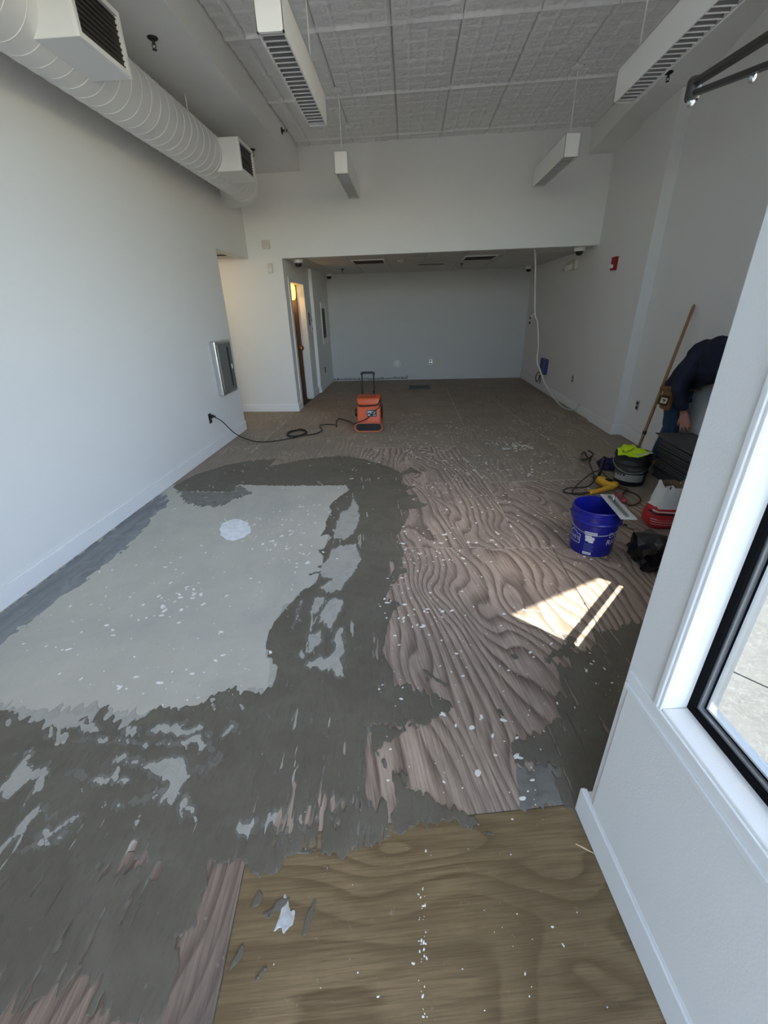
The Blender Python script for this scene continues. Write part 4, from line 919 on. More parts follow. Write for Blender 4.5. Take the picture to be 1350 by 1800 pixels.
# floor vent
r = empty('floor_vent', (.212, 9.515, 0)); tag(r, 'dark floor vent grille in the alcove plywood floor', 'vent')
b = MB(); b.box(-.235, .235, -.22, -.19, 0, .008).box(-.235, .235, .19, .22, 0, .008).box(-.235, -.205, -.19, .19, 0, .008).box(.205, .235, -.19, .19, 0, .008); b.build('frame', M_DKMETAL, r)
MB().box(-.205, .205, -.19, .19, .0005, .002).build('dark_opening', M_BLACK, r)
for k in range(11): MB().box(-.2, .2, -.18+k*.034, -.172+k*.034, .001, .007).build('vane', M_DKMETAL, r)
# blue junction box with a cord
r = empty('junction_box', (XR, 8.80, .47), -math.pi/2); tag(r, 'blue open electrical box on the right wall of the alcove', 'electrical box')
b = MB(); b.box(-.17, .17, -.06, 0, -.14, .14); b.build('box_body', M_BLUEGREY, r, bevel=.006)
MB().box(.08, .15, -.067, -.055, -.11, .12).build('bracket', M_PRINT2, r); MB().box(-.12, -.02, -.066, -.058, -.02, .08).build('knockout_cover', M_BLACK, r)
MB().tube([(-.05, -.05, -.10), (-.13, -.10, -.15), (-.20, -.10, -.24), (-.12, -.10, -.31), (-.03, -.09, -.26), (-.02, -.07, -.16), (.02, -.07, -.28), (0, -.08, -.33)], .009, 6, smooth=6).build('loose_wire', M_RUBBER, r, smooth=True)
# glowing pendant inside the room behind the alcove door
r = empty('hanging_lantern', (-2.075, 8.36, 1.74)); tag(r, 'glowing amber glass lantern seen through the alcove door', 'lamp')
MB().lathe([(.028, 0), (.052, .03), (.060, .12), (.060, .20), (.035, .27), (.016, .30)], 20).build('glass_shade', M_LAMP, r, smooth=True)
MB().lathe([(.018, .295), (.022, .31), (.012, .335)], 12).build('cap', M_BRONZE, r)
MB().tube([(0, 0, .33), (0, 0, .765)], .004, 6).build('cord', M_BLACK, r)
ld = bpy.data.lights.new('lantern_glow', 'POINT'); ld.energy = 1.2; ld.color = (1, .55, .2); ld.shadow_soft_size = .05
lo = bpy.data.objects.new('lantern_glow', ld); COL.objects.link(lo); lo.location = (-2.22, 8.22, 1.70)
# warm ceiling lamp in the hall beyond the left opening
r = empty('hall_ceiling_light', (-3.3, 6.6, ZO+.01)); tag(r, 'warm round ceiling light in the side hall', 'lamp')
MB().lathe([(.11, 0), (.11, -.02), (.07, -.05), (.01, -.06)], 20).build('diffuser', mat('hall lamp glass', (.9, .8, .6), .5, emit=((1, .78, .5), 9)), r, smooth=True)

# door closer arm on the angled storefront, reaching in over the camera's right
def px(u, v, k): return Vector((0, 0, CAM_H)) + (AR*((u-675)/746.36) + AU*((900-v)/746.36) + AF)*k
E_ = px(1219, 158, 1.16)
r = empty('door_closer', E_); tag(r, 'dark metal folding door closer arm at the top right', 'door closer')
def bar(name, p, q, w, h, m=M_DKMETAL):
    p, q = Vector(p)-E_, Vector(q)-E_; d = (q-p); L = d.length; d.normalize(); s = d.cross(Vector((0, 0, 1))).normalized(); u = s.cross(d)
    M = Matrix(((d.x, s.x, u.x, p.x), (d.y, s.y, u.y, p.y), (d.z, s.z, u.z, p.z), (0, 0, 0, 1)))
    return MB().box(-.008, L, -w/2, w/2, -h/2, h/2, M).build(name, m, r, bevel=.003)
qa = E_ + (px(1356, 74, .93) - E_)*2.05; qb = E_ + (px(1356, 104, .95) - E_)*2.05
up = Vector((0, 0, .014))
bar('upper_arm', E_+up, qa+up, .026, .014); bar('lower_arm', E_-up*.6, qb-up*.6, .022, .012)
MB().lathe([(.016, -.022), (.018, -.016), (.018, .020), (.014, .026)], 16).build('elbow_pin', M_DKMETAL, r, smooth=True, auto=True)
MB().lathe([(.007, -.034), (.010, -.028), (.010, -.018)], 12).build('elbow_screw', M_STEEL, r, smooth=True)
pm = px(1325, 126, 1.0)-E_
MB().lathe([(.006, -.018), (.008, -.012), (.008, 0)], 12, Matrix.Translation(pm)).build('arm_screw', M_STEEL, r, smooth=True)
c0 = (qa+qb)/2 - E_
MB().box(-.05, .24, -.03, .05, -.05, .05, Matrix.Translation(c0) @ Matrix.Rotation(math.atan2(DW.y, DW.x), 4, 'Z')).build('closer_body', M_DKMETAL, r, bevel=.008)

# ================================================================ things on the floor
# ---- air mover
r = empty('air_mover', (-.57, 6.05, 0)); tag(r, 'orange air mover with a raised telescopic handle on the plywood', 'air mover')
O = Vector((-.57, 6.05, 0))
prof = [(-.17, .012), (-.19, .06), (-.165, .16), (-.135, .27), (-.105, .355), (.20, .365), (.245, .30), (.25, .08), (.22, .012)]
MB().extr_x(prof, -.168, .168).build('housing', M_ORANGE, r, bevel=.028, seg=3, smooth=True, auto=False)
cap = [(-.115, .352), (-.098, .440), (-.06, .455), (.17, .455), (.215, .42), (.215, .352)]
MB().extr_x(cap, -.160, .158).build('top_cap', M_ORANGE, r, bevel=.016, seg=3, smooth=True)
MB().box(-.12, .10, -.085, -.02, .4545, .459).build('grip_recess', mat('darker orange plastic', (.36, .05, .015), .5), r, bevel=.004)
# mouth
def stadium(hw, hh, n=10):
    c = hw-hh; return [(c+hh*math.cos(a), hh*math.sin(a)) for a in np.linspace(-math.pi/2, math.pi/2, n)] + [(-c+hh*math.cos(a), hh*math.sin(a)) for a in np.linspace(math.pi/2, 3*math.pi/2, n)]
def loft(loops, close_ends=False):
    mb = MB(); n = len(loops[0]); vs = [p for l in loops for p in l]
    fs = [(i*n+k, i*n+(k+1) % n, (i+1)*n+(k+1) % n, (i+1)*n+k) for i in range(len(loops)-1) for k in range(n)]
    return mb.add(vs, fs)
def sl(hw, hh, y): return [(x, y, z+.068) for x, z in stadium(hw, hh)]
loft([sl(.170, .052, -.14), sl(.190, .060, -.19), sl(.198, .066, -.222), sl(.196, .065, -.232), sl(.188, .057, -.232), sl(.183, .052, -.222), sl(.172, .046, -.17)]).build('outlet_lip', mat('scuffed orange lip', (.58, .16, .08), .55, vary=.2, scale=30), r, smooth=True)
MB().prism([(x, z) for x, z in stadium(.178, .050)], 0, .004, Matrix(((1, 0, 0, 0), (0, 0, 1, -.208), (0, 1, 0, .068), (0, 0, 0, 1)))).build('outlet_dark', M_BLACK, r)
for k in range(11):
    x = -.15+.03*k; hh = .048 if abs(x) < .13 else .036
    MB().tube([(x, -.214, .068-hh), (x, -.214, .068+hh)], .0022, 5).build('guard_wire', M_DKMETAL, r)
MB().lathe([(.055, 0), (.055, .018), (.045, .026), (.03, .028)], 18, Matrix.Translation((-.168, -.10, .255)) @ Matrix.Rotation(-math.pi/2, 4, 'Y')).build('intake_knob', M_BLACK, r, smooth=True, auto=True)
MB().lathe([(.11, 0), (.115, .012), (.09, .022), (.02, .024)], 24, Matrix.Translation((.160, .06, .22)) @ Matrix.Rotation(math.pi/2, 4, 'Y')).build('intake_grille', M_BLACK, r, smooth=True, auto=True)
hd = MB(); 
hd.tube([(-.105, .17, .43), (-.105, .17, .50)], .014, 10)
hd.tube([(.062, .17, .43), (.062, .17, .50)], .014, 10)
hd.build('handle_sleeve', M_BLACK, r)
MB().tube([(-.105, .17, .49), (-.100, .155, .74)], .0095, 8).build('handle_tube', M_DKMETAL, r); MB().tube([(.062, .17, .49), (.066, .155, .74)], .0095, 8).build('handle_tube', M_DKMETAL, r)
MB().tube([(-.102, .155, .722), (-.104, .155, .745), (-.09, .155, .752), (.056, .155, .752), (.070, .155, .745), (.068, .155, .722)], .0155, 10).build('handle_grip', M_BLACK, r, smooth=True)
# label plate on the sloping face
lm = Matrix.Translation((.046, -.158, .248)) @ Matrix.Rotation(math.radians(-14.5), 4, 'X')
lp = MB().box(-.068, .068, -.004, .012, -.042, .045, lm).build('label_plate', M_BLACK, r, bevel=.003)
v, f = text_mesh('PRO', .052)
mesh_obj('lettering', [lm @ Vector((p[0]*1.05-.006, -.0052, p[1]+.014)) for p in v], f, M_PRINT, lp)
MB().box(-.055, -.012, -.0056, -.004, -.028, -.016, lm).box(.02, .055, -.0056, -.004, -.026, -.021, lm).build('print_marks', M_PRINT, lp)
cordp = [(-.401, 5.958, .417), (-.405, 5.930, .352), (-.433, 5.910, .316), (-.489, 5.893, .281), (-.537, 5.873, .231), (-.585, 5.858, .188), (-.649, 5.848, .16), (-.713, 5.843, .139), (-.760, 5.85, .118), (-.81, 5.97, .085), (-.86, 6.20, .055), (-.93, 6.38, .03), (-1.045, 6.55, .02), (-1.105, 6.62, .012), (-1.125, 6.53, .009), (-1.111, 6.339, .009), (-1.075, 6.13, .009), (-1.104, 6.22, .012), (-1.20, 6.25, .014), (-1.312, 6.246, .012), (-1.327, 6.145, .009), (-1.256, 5.947, .009), (-1.302, 5.765, .009), (-1.416, 5.696, .009)]
coil = []
for q in range(38):
    a = 2*math.pi*q/12.4; coil.append((-1.57+(.125+.014*math.sin(q*1.7))*math.cos(a), 5.745+(.185+.02*math.sin(q*2.3))*math.sin(a), .012+.0006*q+.004*math.sin(q)))
rest = [(-1.512, 5.60, .012), (-1.643, 5.493, .009), (-1.8, 5.40, .009), (-1.939, 5.369, .009), (-2.06, 5.37, .02), (-2.15, 5.28, .09), (-2.2, 5.182, .169), (-2.24, 5.129, .242), (-2.29, 5.07, .35), (-2.335, 5.02, .412), (-2.385, 5.012, .436)]
strap = [(-.735, 6.0, .40), (-.722, 5.955, .385), (-.712, 5.936, .352), (-.679, 5.925, .344), (-.592, 5.923, .344), (-.512, 5.924, .35), (-.441, 5.928, .36), (-.415, 5.945, .40), (-.401, 5.958, .425)]
c = MB().tube(strap, .0085, 7, smooth=4).tube(cordp+coil+rest, .0068, 6, smooth=4)
o = c.build('power_cord', M_RUBBER, None, smooth=True); o.parent = r; o.matrix_parent_inverse = Matrix.Translation(-O)
pl = MB().box(XL+.012, XL+.045, 4.992, 5.030, .417, .455); pl.tube([(XL+.04, 5.011, .436), (XL+.075, 5.012, .436)], [.013, .008], 8)
o = pl.build('plug', M_BLACK, None, bevel=.003); o.parent = r; o.matrix_parent_inverse = Matrix.Translation(-O)

# ---- blue bucket with print, trowel across its rim
BC = Vector((1.265, 2.66, 0)); BH = .325
r = empty('bucket', BC); tag(r, 'bright blue plastic bucket with white print beside the trowel', 'bucket')
def br(z): return .133 + .018*z/BH
MB().lathe([(.120, .003), (.131, .0), (br(.01), .008), (br(.235), .235), (.158, .237), (.160, .243), (.157, .249), (.1505, .252), (.1505, .285), (.160, .288), (.160, .294), (.152, .297), (.153, .316), (.157, .325), (.154, .329), (.149, .326), (.146, .30), (.128, .02), (.10, .012), (.001, .012)], 48, closed=True).build('pail', M_BLUE, r, smooth=True, auto=True)
A_C = math.radians(-115.5)
def wrap(name, v, f, ang, z, m, off=.0012, parent=r, rad=br):
    vs = [((rad(z+p[1])+off)*math.cos(A_C+ang+p[0]/rad(z)), (rad(z+p[1])+off)*math.sin(A_C+ang+p[0]/rad(z)), z+p[1]) for p in v]
    return mesh_obj(name, vs, f, m, parent)
def patch(x0, x1, y0, y1, n=10):
    v = []; f = []
    for k in range(n+1):
        x = x0+(x1-x0)*k/n; v += [(x, y0), (x, y1)]
    for k in range(n): f.append((2*k, 2*k+2, 2*k+3, 2*k+1))
    return v, f
def merge(*parts):
    V = []; Fx = []
    for v, f in parts:
        k = len(V); V += list(v); Fx += [tuple(i+k for i in q) for q in f]
    return V, Fx
def line2(pts, w):
    out = []
    for (a, b), (c_, d) in zip(pts[:-1], pts[1:]):
        L = math.hypot(c_-a, d-b); nx, ny = -(d-b)/L*w/2, (c_-a)/L*w/2; n = max(1, int(L/.012))
        v = []; f = []
        for k in range(n+1):
            t = k/n; v += [(a+(c_-a)*t-nx, b+(d-b)*t-ny), (a+(c_-a)*t+nx, b+(d-b)*t+ny)]
        for k in range(n): f.append((2*k, 2*k+2, 2*k+3, 2*k+1))
        out.append((v, f))
    return merge(*out)
# house outline logo with the shop name, at the left
wrap('logo_outline', *line2([(-.075, -.045), (-.075, .012), (-.035, .012), (0, .045), (.035, .030), (.035, .022), (.062, .022), (.062, -.045), (-.075, -.045)], .0045), math.radians(-56), .125, M_PRINT)
wrap('lettering', *text_mesh("LOWE'S", .036), math.radians(-58), .112, M_PRINT)
wrap('lettering', *text_mesh('DO IT', .056), math.radians(73), .165, M_PRINT)
wrap('lettering', *text_mesh('RIGHT', .056), math.radians(73), .112, M_PRINT)
# warning block in the middle
b_ = [patch(-.036, .036, .162, .186), patch(-.030, .008, .138, .158, 4), patch(-.012, .026, .126, .150, 4), patch(-.026, .012, .114, .136, 4), patch(-.006, .022, .106, .124, 3)]
wrap('warning_block', *merge(*b_), math.radians(-4), 0, M_PRINT, .0010)
wrap('fine_print', *merge(*[patch(-.030, .030 if k % 3 else .018, .092-.0105*k, .0965-.0105*k, 8) for k in range(6)]), math.radians(-4), 0, M_PRINT2)
wrap('fine_print', *merge(*[patch(-.034, .034, .166+.0058*k, .1685+.0058*k, 8) for k in range(3)]), math.radians(-4), 0, M_PRINT2, .0018)
wrap('barcode_label', *patch(-.026, .026, .012, .032), math.radians(-6), 0, M_PRINT)
wrap('barcode', *merge(*[patch(-.022+.004*k, -.0205+.004*k, .016, .028, 1) for k in range(11)]), math.radians(-6), 0, M_PRINT2, .0018)
hp = []
for k in range(19):
    a = math.radians(-208 + 11*k); hp.append((.166*math.cos(a), .166*math.sin(a), .262 - .085*math.sin(math.pi*k/18)))
MB().tube(hp, .0022, 6).build('wire_handle', M_STEEL, r, smooth=True)
for a in (-208, -10): MB().lathe([(.012, 0), (.012, .012), (.006, .016)], 10, Matrix.Translation((.155*math.cos(math.radians(a)), .155*math.sin(math.radians(a)), .262)) @ Matrix.Rotation(math.radians(a), 4, 'Z') @ Matrix.Rotation(math.pi/2, 4, 'Y')).build('handle_ear', M_BLUE, r)
r = empty('trowel', (1.372, 2.63, .332)); tag(r, 'flat steel trowel with a dark red handle lying across the blue bucket rim', 'trowel')
TM = Matrix.Rotation(math.radians(-5), 4, 'Z') @ Matrix.Rotation(math.radians(-1.5), 4, 'X')
MB().box(-.048, .048, -.208, .208, 0, .0022, TM).build('blade', mat('worn pale trowel steel', (.74, .74, .72), .45, metal=.35, vary=.08, scale=40), r)
MB().box(-.010, .010, -.175, .165, .002, .013, TM).build('mounting_bar', mat('grey zinc', (.22, .25, .24), .45, metal=.5), r, bevel=.003)
MB().tube([TM @ Vector(p) for p in ((0, .075, .010), (.004, .085, .040), (.012, .06, .058))], .008, 8, smooth=4).build('shank', M_STEEL, r, smooth=True)
MB().tube([TM @ Vector(p) for p in ((.012, .085, .058), (.014, .06, .060), (.014, .0, .060), (.012, -.05, .060), (.011, -.064, .060))], [.011, .017, .020, .019, .012], 14, smooth=3).build('handle', M_REDH, r, smooth=True)

# ---- black adhesive pail with hi-vis vest
PC = Vector((2.08, 3.9, 0))
r = empty('pail', PC); tag(r, 'black pail with grey label bands holding a fluorescent vest', 'pail')
def pr(z): return .126 + .024*z/.29
MB().lathe([(.115, .004), (.124, 0), (pr(.01), .006), (pr(.20), .20), (.158, .203), (.160, .21), (.154, .218), (.154, .262), (.163, .266), (.164, .288), (.158, .293), (.152, .29), (.149, .25), (.12, .015), (.001, .015)], 44, closed=True).build('pail_shell', M_BLACK, r, smooth=True, auto=True)
def pwrap(name, v, f, ang, m, off=.0012):
    a0 = math.atan2(-3.9, -2.08)
    vs = [((pr(p[1])+off)*math.cos(a0+ang+p[0]/.135), (pr(p[1])+off)*math.sin(a0+ang+p[0]/.135), p[1]) for p in v]
    return mesh_obj(name, vs, f, m, r)
pwrap('label_band', *patch(-.16, .13, .118, .190, 26), 0, M_LABEL2)
pwrap('label_band', *patch(-.16, .13, .046, .114, 26), 0, M_LABEL, .0014)
pwrap('print_lines', *merge(*[patch(-.03, .115, .060+.012*k, .0625+.012*k, 12) for k in range(4)]), 0, M_LABEL2, .0022)
pwrap('print_blocks', *merge(*[patch(-.145+.030*k, -.125+.030*k, .096, .112, 2) for k in range(4)]), 0, M_BLACK, .0022)
pwrap('print_lines', *merge(patch(-.13, -.06, .150, .153, 6), patch(.05, .11, .134, .138, 6), patch(-.02, .08, .168, .170, 6)), 0, M_LABEL, .0022)
hp = []; a0 = math.atan2(-3.9, -2.08)
for k in range(15):
    a = a0 + math.radians(-85+12.2*k); hp.append((.167*math.cos(a), .167*math.sin(a), .225-.085*math.sin(math.pi*k/14)))
MB().tube(hp, .0023, 6).build('wire_handle', M_STEEL, r, smooth=True)
# vest: a crumpled cloth sheet draped inside the rim
def cloth(name, outline, zf, m, lab, cat, h=.012, th=.004, loc=(0, 0, 0)):
    xs = [p[0] for p in outline]; ys = [p[1] for p in outline]
    X, Y = grid(min(xs)-.03, max(xs)+.03, min(ys)-.03, max(ys)+.03, h, h)
    Fv = sdf(outline, X, Y)
    o = contour_mesh(name, Fv, min(xs)-.03, min(ys)-.03, h, h, 0, m)
    for v in o.data.vertices: v.co.z = zf(v.co.x, v.co.y)
    o.data.polygons.foreach_set('use_smooth', [True]*len(o.data.polygons))
    md = o.modifiers.new('thick', 'SOLIDIFY'); md.thickness = th; md.offset = 0
    if lab: tag(o, lab, cat)
    return o
def n1(x, y, s, seed): return float(fbm(np.array([x*s]), np.array([y*s]), 3, seed)[0])
vr = empty('safety_vest', (2.0, 3.8, .30)); tag(vr, 'fluorescent yellow vest heaped on top of the black pail', 'vest')
vo = [(1.895, 3.80), (1.93, 3.93), (1.985, 3.975), (2.06, 4.035), (2.13, 4.03), (2.13, 3.93), (2.20, 3.88), (2.19, 3.80), (2.08, 3.765), (1.98, 3.77)]
def vz(x, y):
    d = math.hypot(x-2.08, y-3.9); return .302 + .035*math.exp(-((x-2.06)**2+(y-3.97)**2)/.006) + .03*n1(x, y, 13, 3) - (.035 if d < .10 and y < 3.86 else 0)*.5 + max(0, .14-abs(d-.14)*3)*.06
o = cloth('vest_cloth', vo, vz, M_HIVIS, None, None); o.parent = vr; o.matrix_parent_inverse = Matrix.Translation((-2.0, -3.8, -.30))
def tz(x, y): return vz(x, y)+.006
o = cloth('reflective_tape', [(2.05, 3.775), (2.19, 3.80), (2.205, 3.86), (2.13, 3.84), (2.06, 3.82)], tz, M_REFLECT, None, None); o.parent = vr; o.matrix_parent_inverse = Matrix.Translation((-2.0, -3.8, -.30))
o = cloth('reflective_tape', [(1.95, 3.86), (2.07, 3.90), (2.07, 3.915), (1.95, 3.88)], tz, mat('vest seam olive', (.25, .36, .03), .8), None, None, h=.008); o.parent = vr; o.matrix_parent_inverse = Matrix.Translation((-2.0, -3.8, -.30))
# dark blue rag peeking out behind the pail
def rz(x, y): return .05+.045*n1(x, y, 9, 8)
def crumple(name, loc, rad, m, amp, seed, sq=(1, 1, 1), sub=4):
    bm = bmesh.new(); bmesh.ops.create_icosphere(bm, subdivisions=sub, radius=1)
    for v in bm.verts:
        p = v.co.copy(); k = 1+amp*(n1(p.x*1.3+seed, p.y*1.3+p.z, 1.6, seed)+.6*abs(n1(p.y*2.5+p.z*2+seed, p.x*2.5, 2.2, seed+2)))
        v.co = Vector((p.x*sq[0]*k*rad, p.y*sq[1]*k*rad, max(p.z*sq[2]*k*rad, -sq[2]*rad*.55)))
    me = bpy.data.meshes.new(name); bm.to_mesh(me); bm.free(); me.materials.append(m)
    zmin = min(v.co.z for v in me.vertices)
    for v in me.vertices: v.co.z -= zmin
    o = bpy.data.objects.new(name, me); link(o); o.location = loc; return o
M_RAG = mat('dark blue rag cloth', (.018, .015, .075), .9, vary=.3, scale=20, bump=.4, bscale=80)
o = crumple('rag', (2.30, 4.17, .004), .08, M_RAG, .5, 5, (1.1, .9, .8)); tag(o, 'dark blue crumpled rag lying between the black pail and the carpet tiles', 'rag')
o = crumple('rag', (2.06, 4.30, .004), .09, M_RAG, .5, 6, (.9, 1.1, .7)); tag(o, 'dark blue crumpled rag behind the black pail on its left side', 'rag')

# ---- mixing drill with paddle and cord
r = empty('mixing_drill', (1.72, 3.70, 0)); tag(r, 'yellow corded mixing drill lying on the plywood with a black paddle', 'drill')
def W(p): return (p[0]-1.72, p[1]-3.70, p[2])
MB().tube([W(p) for p in ((1.85, 3.64, .055), (1.84, 3.66, .058), (1.80, 3.72, .062), (1.775, 3.79, .060), (1.77, 3.83, .055), (1.768, 3.85, .05))], [.024, .042, .045, .040, .030, .026], 16, smooth=3).build('motor_body', M_YELLOW, r, smooth=True)
MB().tube([W(p) for p in ((1.82, 3.66, .05), (1.74, 3.625, .040), (1.66, 3.595, .034), (1.60, 3.575, .032))], [.028, .022, .021, .024], 12, smooth=3).build('rear_handle', M_YELLOW, r, smooth=True)
MB().tube([W(p) for p in ((1.73, 3.645, .048), (1.68, 3.628, .040))], .012, 8).build('trigger', M_BLACK, r)
MB().box(-.02, .02, -.03, .03, -.004, .004, Matrix.Translation(W((1.80, 3.69, .106))) @ Matrix.Rotation(.3, 4, 'Z')).build('rating_label', M_BLACK, r)
MB().tube([W(p) for p in ((1.768, 3.845, .05), (1.768, 3.90, .048), (1.772, 3.93, .046))], [.024, .024, .014], 12).build('chuck', M_DKMETAL, r, smooth=True, auto=True)
MB().tube([W(p) for p in ((1.775, 3.85, .075), (1.785, 3.858, .13), (1.79, 3.862, .15), (1.80, 3.868, .25), (1.80, 3.869, .268))], [.012, .012, .020, .019, .012], 12).build('side_handle', M_BLACK, r, smooth=True)
MB().tube([W(p) for p in ((1.772, 3.92, .046), (1.84, 4.2, .050), (1.90, 4.45, .055))], .0065, 8).build('paddle_shaft', M_DKMETAL, r)
ax = (Vector((1.90, 4.45, .055))-Vector((1.772, 3.92, .046))).normalized(); s1 = ax.cross(Vector((0, 0, 1))).normalized(); s2 = s1.cross(ax)
pc = Vector((1.90, 4.45, .057))
for k in range(4):
    a = k*math.pi/2+.6; d = s1*math.cos(a)+s2*math.sin(a); d2 = s1*math.cos(a+.9)+s2*math.sin(a+.9)
    q = [pc-ax*.02, pc+d*.045-ax*.0, pc+d*.062+ax*.05, pc+d2*.050+ax*.11]
    MB().tube([W(p) for p in q], .0075, 6, smooth=3).build('paddle_blade', M_BLACK, r, smooth=True)
cp_ = [(1.60, 3.575, .032), (1.55, 3.585, .010), (1.468, 3.591, .008), (1.50, 3.70, .008), (1.60, 3.83, .02), (1.725, 3.95, .05), (1.80, 3.93, .105), (1.83, 3.80, .09), (1.90, 3.72, .02), (1.968, 3.66, .010), (2.007, 3.56, .009), (1.982, 3.45, .009), (1.908, 3.369, .009), (1.843, 3.357, .009), (1.83, 3.46, .009), (1.90, 3.60, .012), (1.98, 3.70, .014), (1.90, 3.78, .012)]
MB().tube([W(p) for p in cp_], .0058, 6, smooth=5).build('cord', mat('brown rubber cord', (.06, .03, .016), .6), r, smooth=True)
MB().tube([W(p) for p in ((1.60, 3.575, .032), (1.45, 3.60, .012), (1.40, 3.66, .008), (1.48, 3.74, .008), (1.64, 3.72, .03), (1.74, 3.80, .10))], .0055, 6, smooth=5).build('cord', M_RUBBER, r, smooth=True)

# ---- mortar bag, red and white paper, open top
r = empty('mortar_bag', (1.93, 3.02, 0)); tag(r, 'open red and white paper bag of mix beside the window wall edge', 'bag')
def bag_loop(hx, hy, z, cx=0, cy=0, n=28, wob=0.0, seed=0):
    out = []
    for k in range(n):
        a = 2*math.pi*k/n; c, s = math.cos(a), math.sin(a)
        p = 2/3.2
        x = hx*math.copysign(abs(c)**p, c); y = hy*math.copysign(abs(s)**p, s)
        w_ = wob*(n1(math.cos(a)*2+seed, math.sin(a)*2+z*9, 1.7, seed+4))
        out.append((cx+x*(1+w_), cy+y*(1+w_), z+wob*.06*n1(a*2, z*5, 1, seed)))
    return out
lo_ = [bag_loop(.115, .085, .003, wob=.1), bag_loop(.128, .098, .03, wob=.12), bag_loop(.130, .10, .08, wob=.12), bag_loop(.126, .096, .13, .004, wob=.15), bag_loop(.122, .090, .150, .006, wob=.16), bag_loop(.118, .088, .165, .006, wob=.2)]
bot = loft(lo_); bot.f.append(tuple(range(27, -1, -1))); bot.build('printed_lower', M_RED, r, smooth=True)
hi_ = [bag_loop(.118, .088, .165, .006, wob=.2), bag_loop(.112, .082, .20, .010, wob=.3, seed=2), bag_loop(.104, .076, .25, .014, wob=.35, seed=2), bag_loop(.100, .078, .30, .018, wob=.35, seed=2), bag_loop(.102, .082, .335, .02, wob=.4, seed=2)]
hi_[-1] = [(x, y, z + .018*math.sin(5*k*2*math.pi/28)*.6) for k, (x, y, z) in enumerate(hi_[-1])]
inn = [[(x*.95+.001, y*.95, z-.002) for x, y, z in hi_[-1]], [(x*.93, y*.93, z) for x, y, z in hi_[-2]], [(x*.93, y*.93, z) for x, y, z in hi_[-3]]]
loft(hi_).build('white_upper', M_PAPER, r, smooth=True)
o = loft([hi_[-1]]+inn); o.f.append(tuple(range(len(o.v)-28, len(o.v)))); o.build('kraft_inside', M_BROWNIN, r, smooth=True)
def side(name, z0, z1, k0, k1, m, off=.003):
    import bisect
    L_ = lo_ + hi_[1:]; v = []; f = []
    def at(k, z):
        for A, B in zip(L_[:-1], L_[1:]):
            za, zb_ = A[k % 28][2], B[k % 28][2]
            if za-.004 <= z <= zb_+.004:
                t = (z-za)/max(zb_-za, 1e-4); p = Vector(A[k % 28]).lerp(Vector(B[k % 28]), max(0, min(1, t))); d = Vector((p.x, p.y, 0)).normalized(); return p+d*off
        return Vector(L_[-1][k % 28])
    for k in range(k0, k1+1): v += [at(k, z0), at(k, (z0+z1)/2), at(k, z1)]
    for k in range(k1-k0): a = k*3; f += [(a, a+3, a+4, a+1), (a+1, a+4, a+5, a+2)]
    return mesh_obj(name, v, f, m, r)
side('print_band', .118, .132, 14, 27, M_BLACK); side('print_line', .138, .146, 15, 26, M_PAPER, .004); side('print_line', .060, .064, 16, 24, M_PAPER); side('print_line', .080, .084, 16, 23, M_PAPER); side('print_line', .040, .043, 16, 22, M_PAPER)

# ---- black plastic sack
r = crumple('plastic_sack', (1.585, 2.43, .004), .125, M_BAG, .75, 12, (1.05, 1.0, .95), 3); tag(r, 'black crumpled plastic sack on the floor against the window wall edge', 'sack')
rb = bpy.data.objects.new('tag_strip', MB().box(-.02, .02, -.004, .004, -.012, .012).build('tmp', M_PAPER).data); bpy.data.objects.remove(bpy.data.objects['tmp']); link(rb, r); rb.name = 'paper_strip'; rb.location = (-.02, -.03, .16); rb.rotation_euler = (.9, .2, .5)
# putty knife scrap near the bucket
r = empty('putty_knife', (1.625, 2.985, .004), math.radians(-38)); tag(r, 'small putty knife with a dark handle on the floor behind the blue bucket', 'putty knife')
MB().tube([(-.055, 0, .012), (-.03, 0, .013), (.02, 0, .012), (.035, 0, .010)], [.010, .013, .011, .008], 10).build('handle', M_BLACK, r, smooth=True)
MB().prism([(.03, -.008), (.09, -.024), (.09, .024), (.03, .008)], .008, .0095).build('blade', M_STEEL, r)
MB().lathe([(.011, 0), (.011, .008), (.005, .01)], 10, Matrix.Translation((-.055, 0, .012)) @ Matrix.Rotation(-math.pi/2, 4, 'Y')).build('cap', M_IVORY, r)

# ---- long wooden broom handle leaning on the right wall
r = empty('pole', (2.311, 4.335, 0)); tag(r, 'long wooden broom handle leaning against the right wall behind the black pail', 'pole')
p0, p1 = Vector((0, 0, .015)), Vector((2.700-2.311, 4.64-4.335, 1.512))
d = (p1-p0).normalized()
MB().tube([p0+d*.03, p0+d*.5, p1-d*.05, p1-d*.012, p1], [.0145, .0145, .0145, .0125, .006], 12).build('wooden_shaft', M_STICK, r, smooth=True)
MB().tube([p0, p0+d*.07], .018, 12).build('ferrule', M_BLACK, r)
MB().tube([p0+d*.325, p0+d*.36], .0185, 12).build('black_collar', M_BLACK, r)

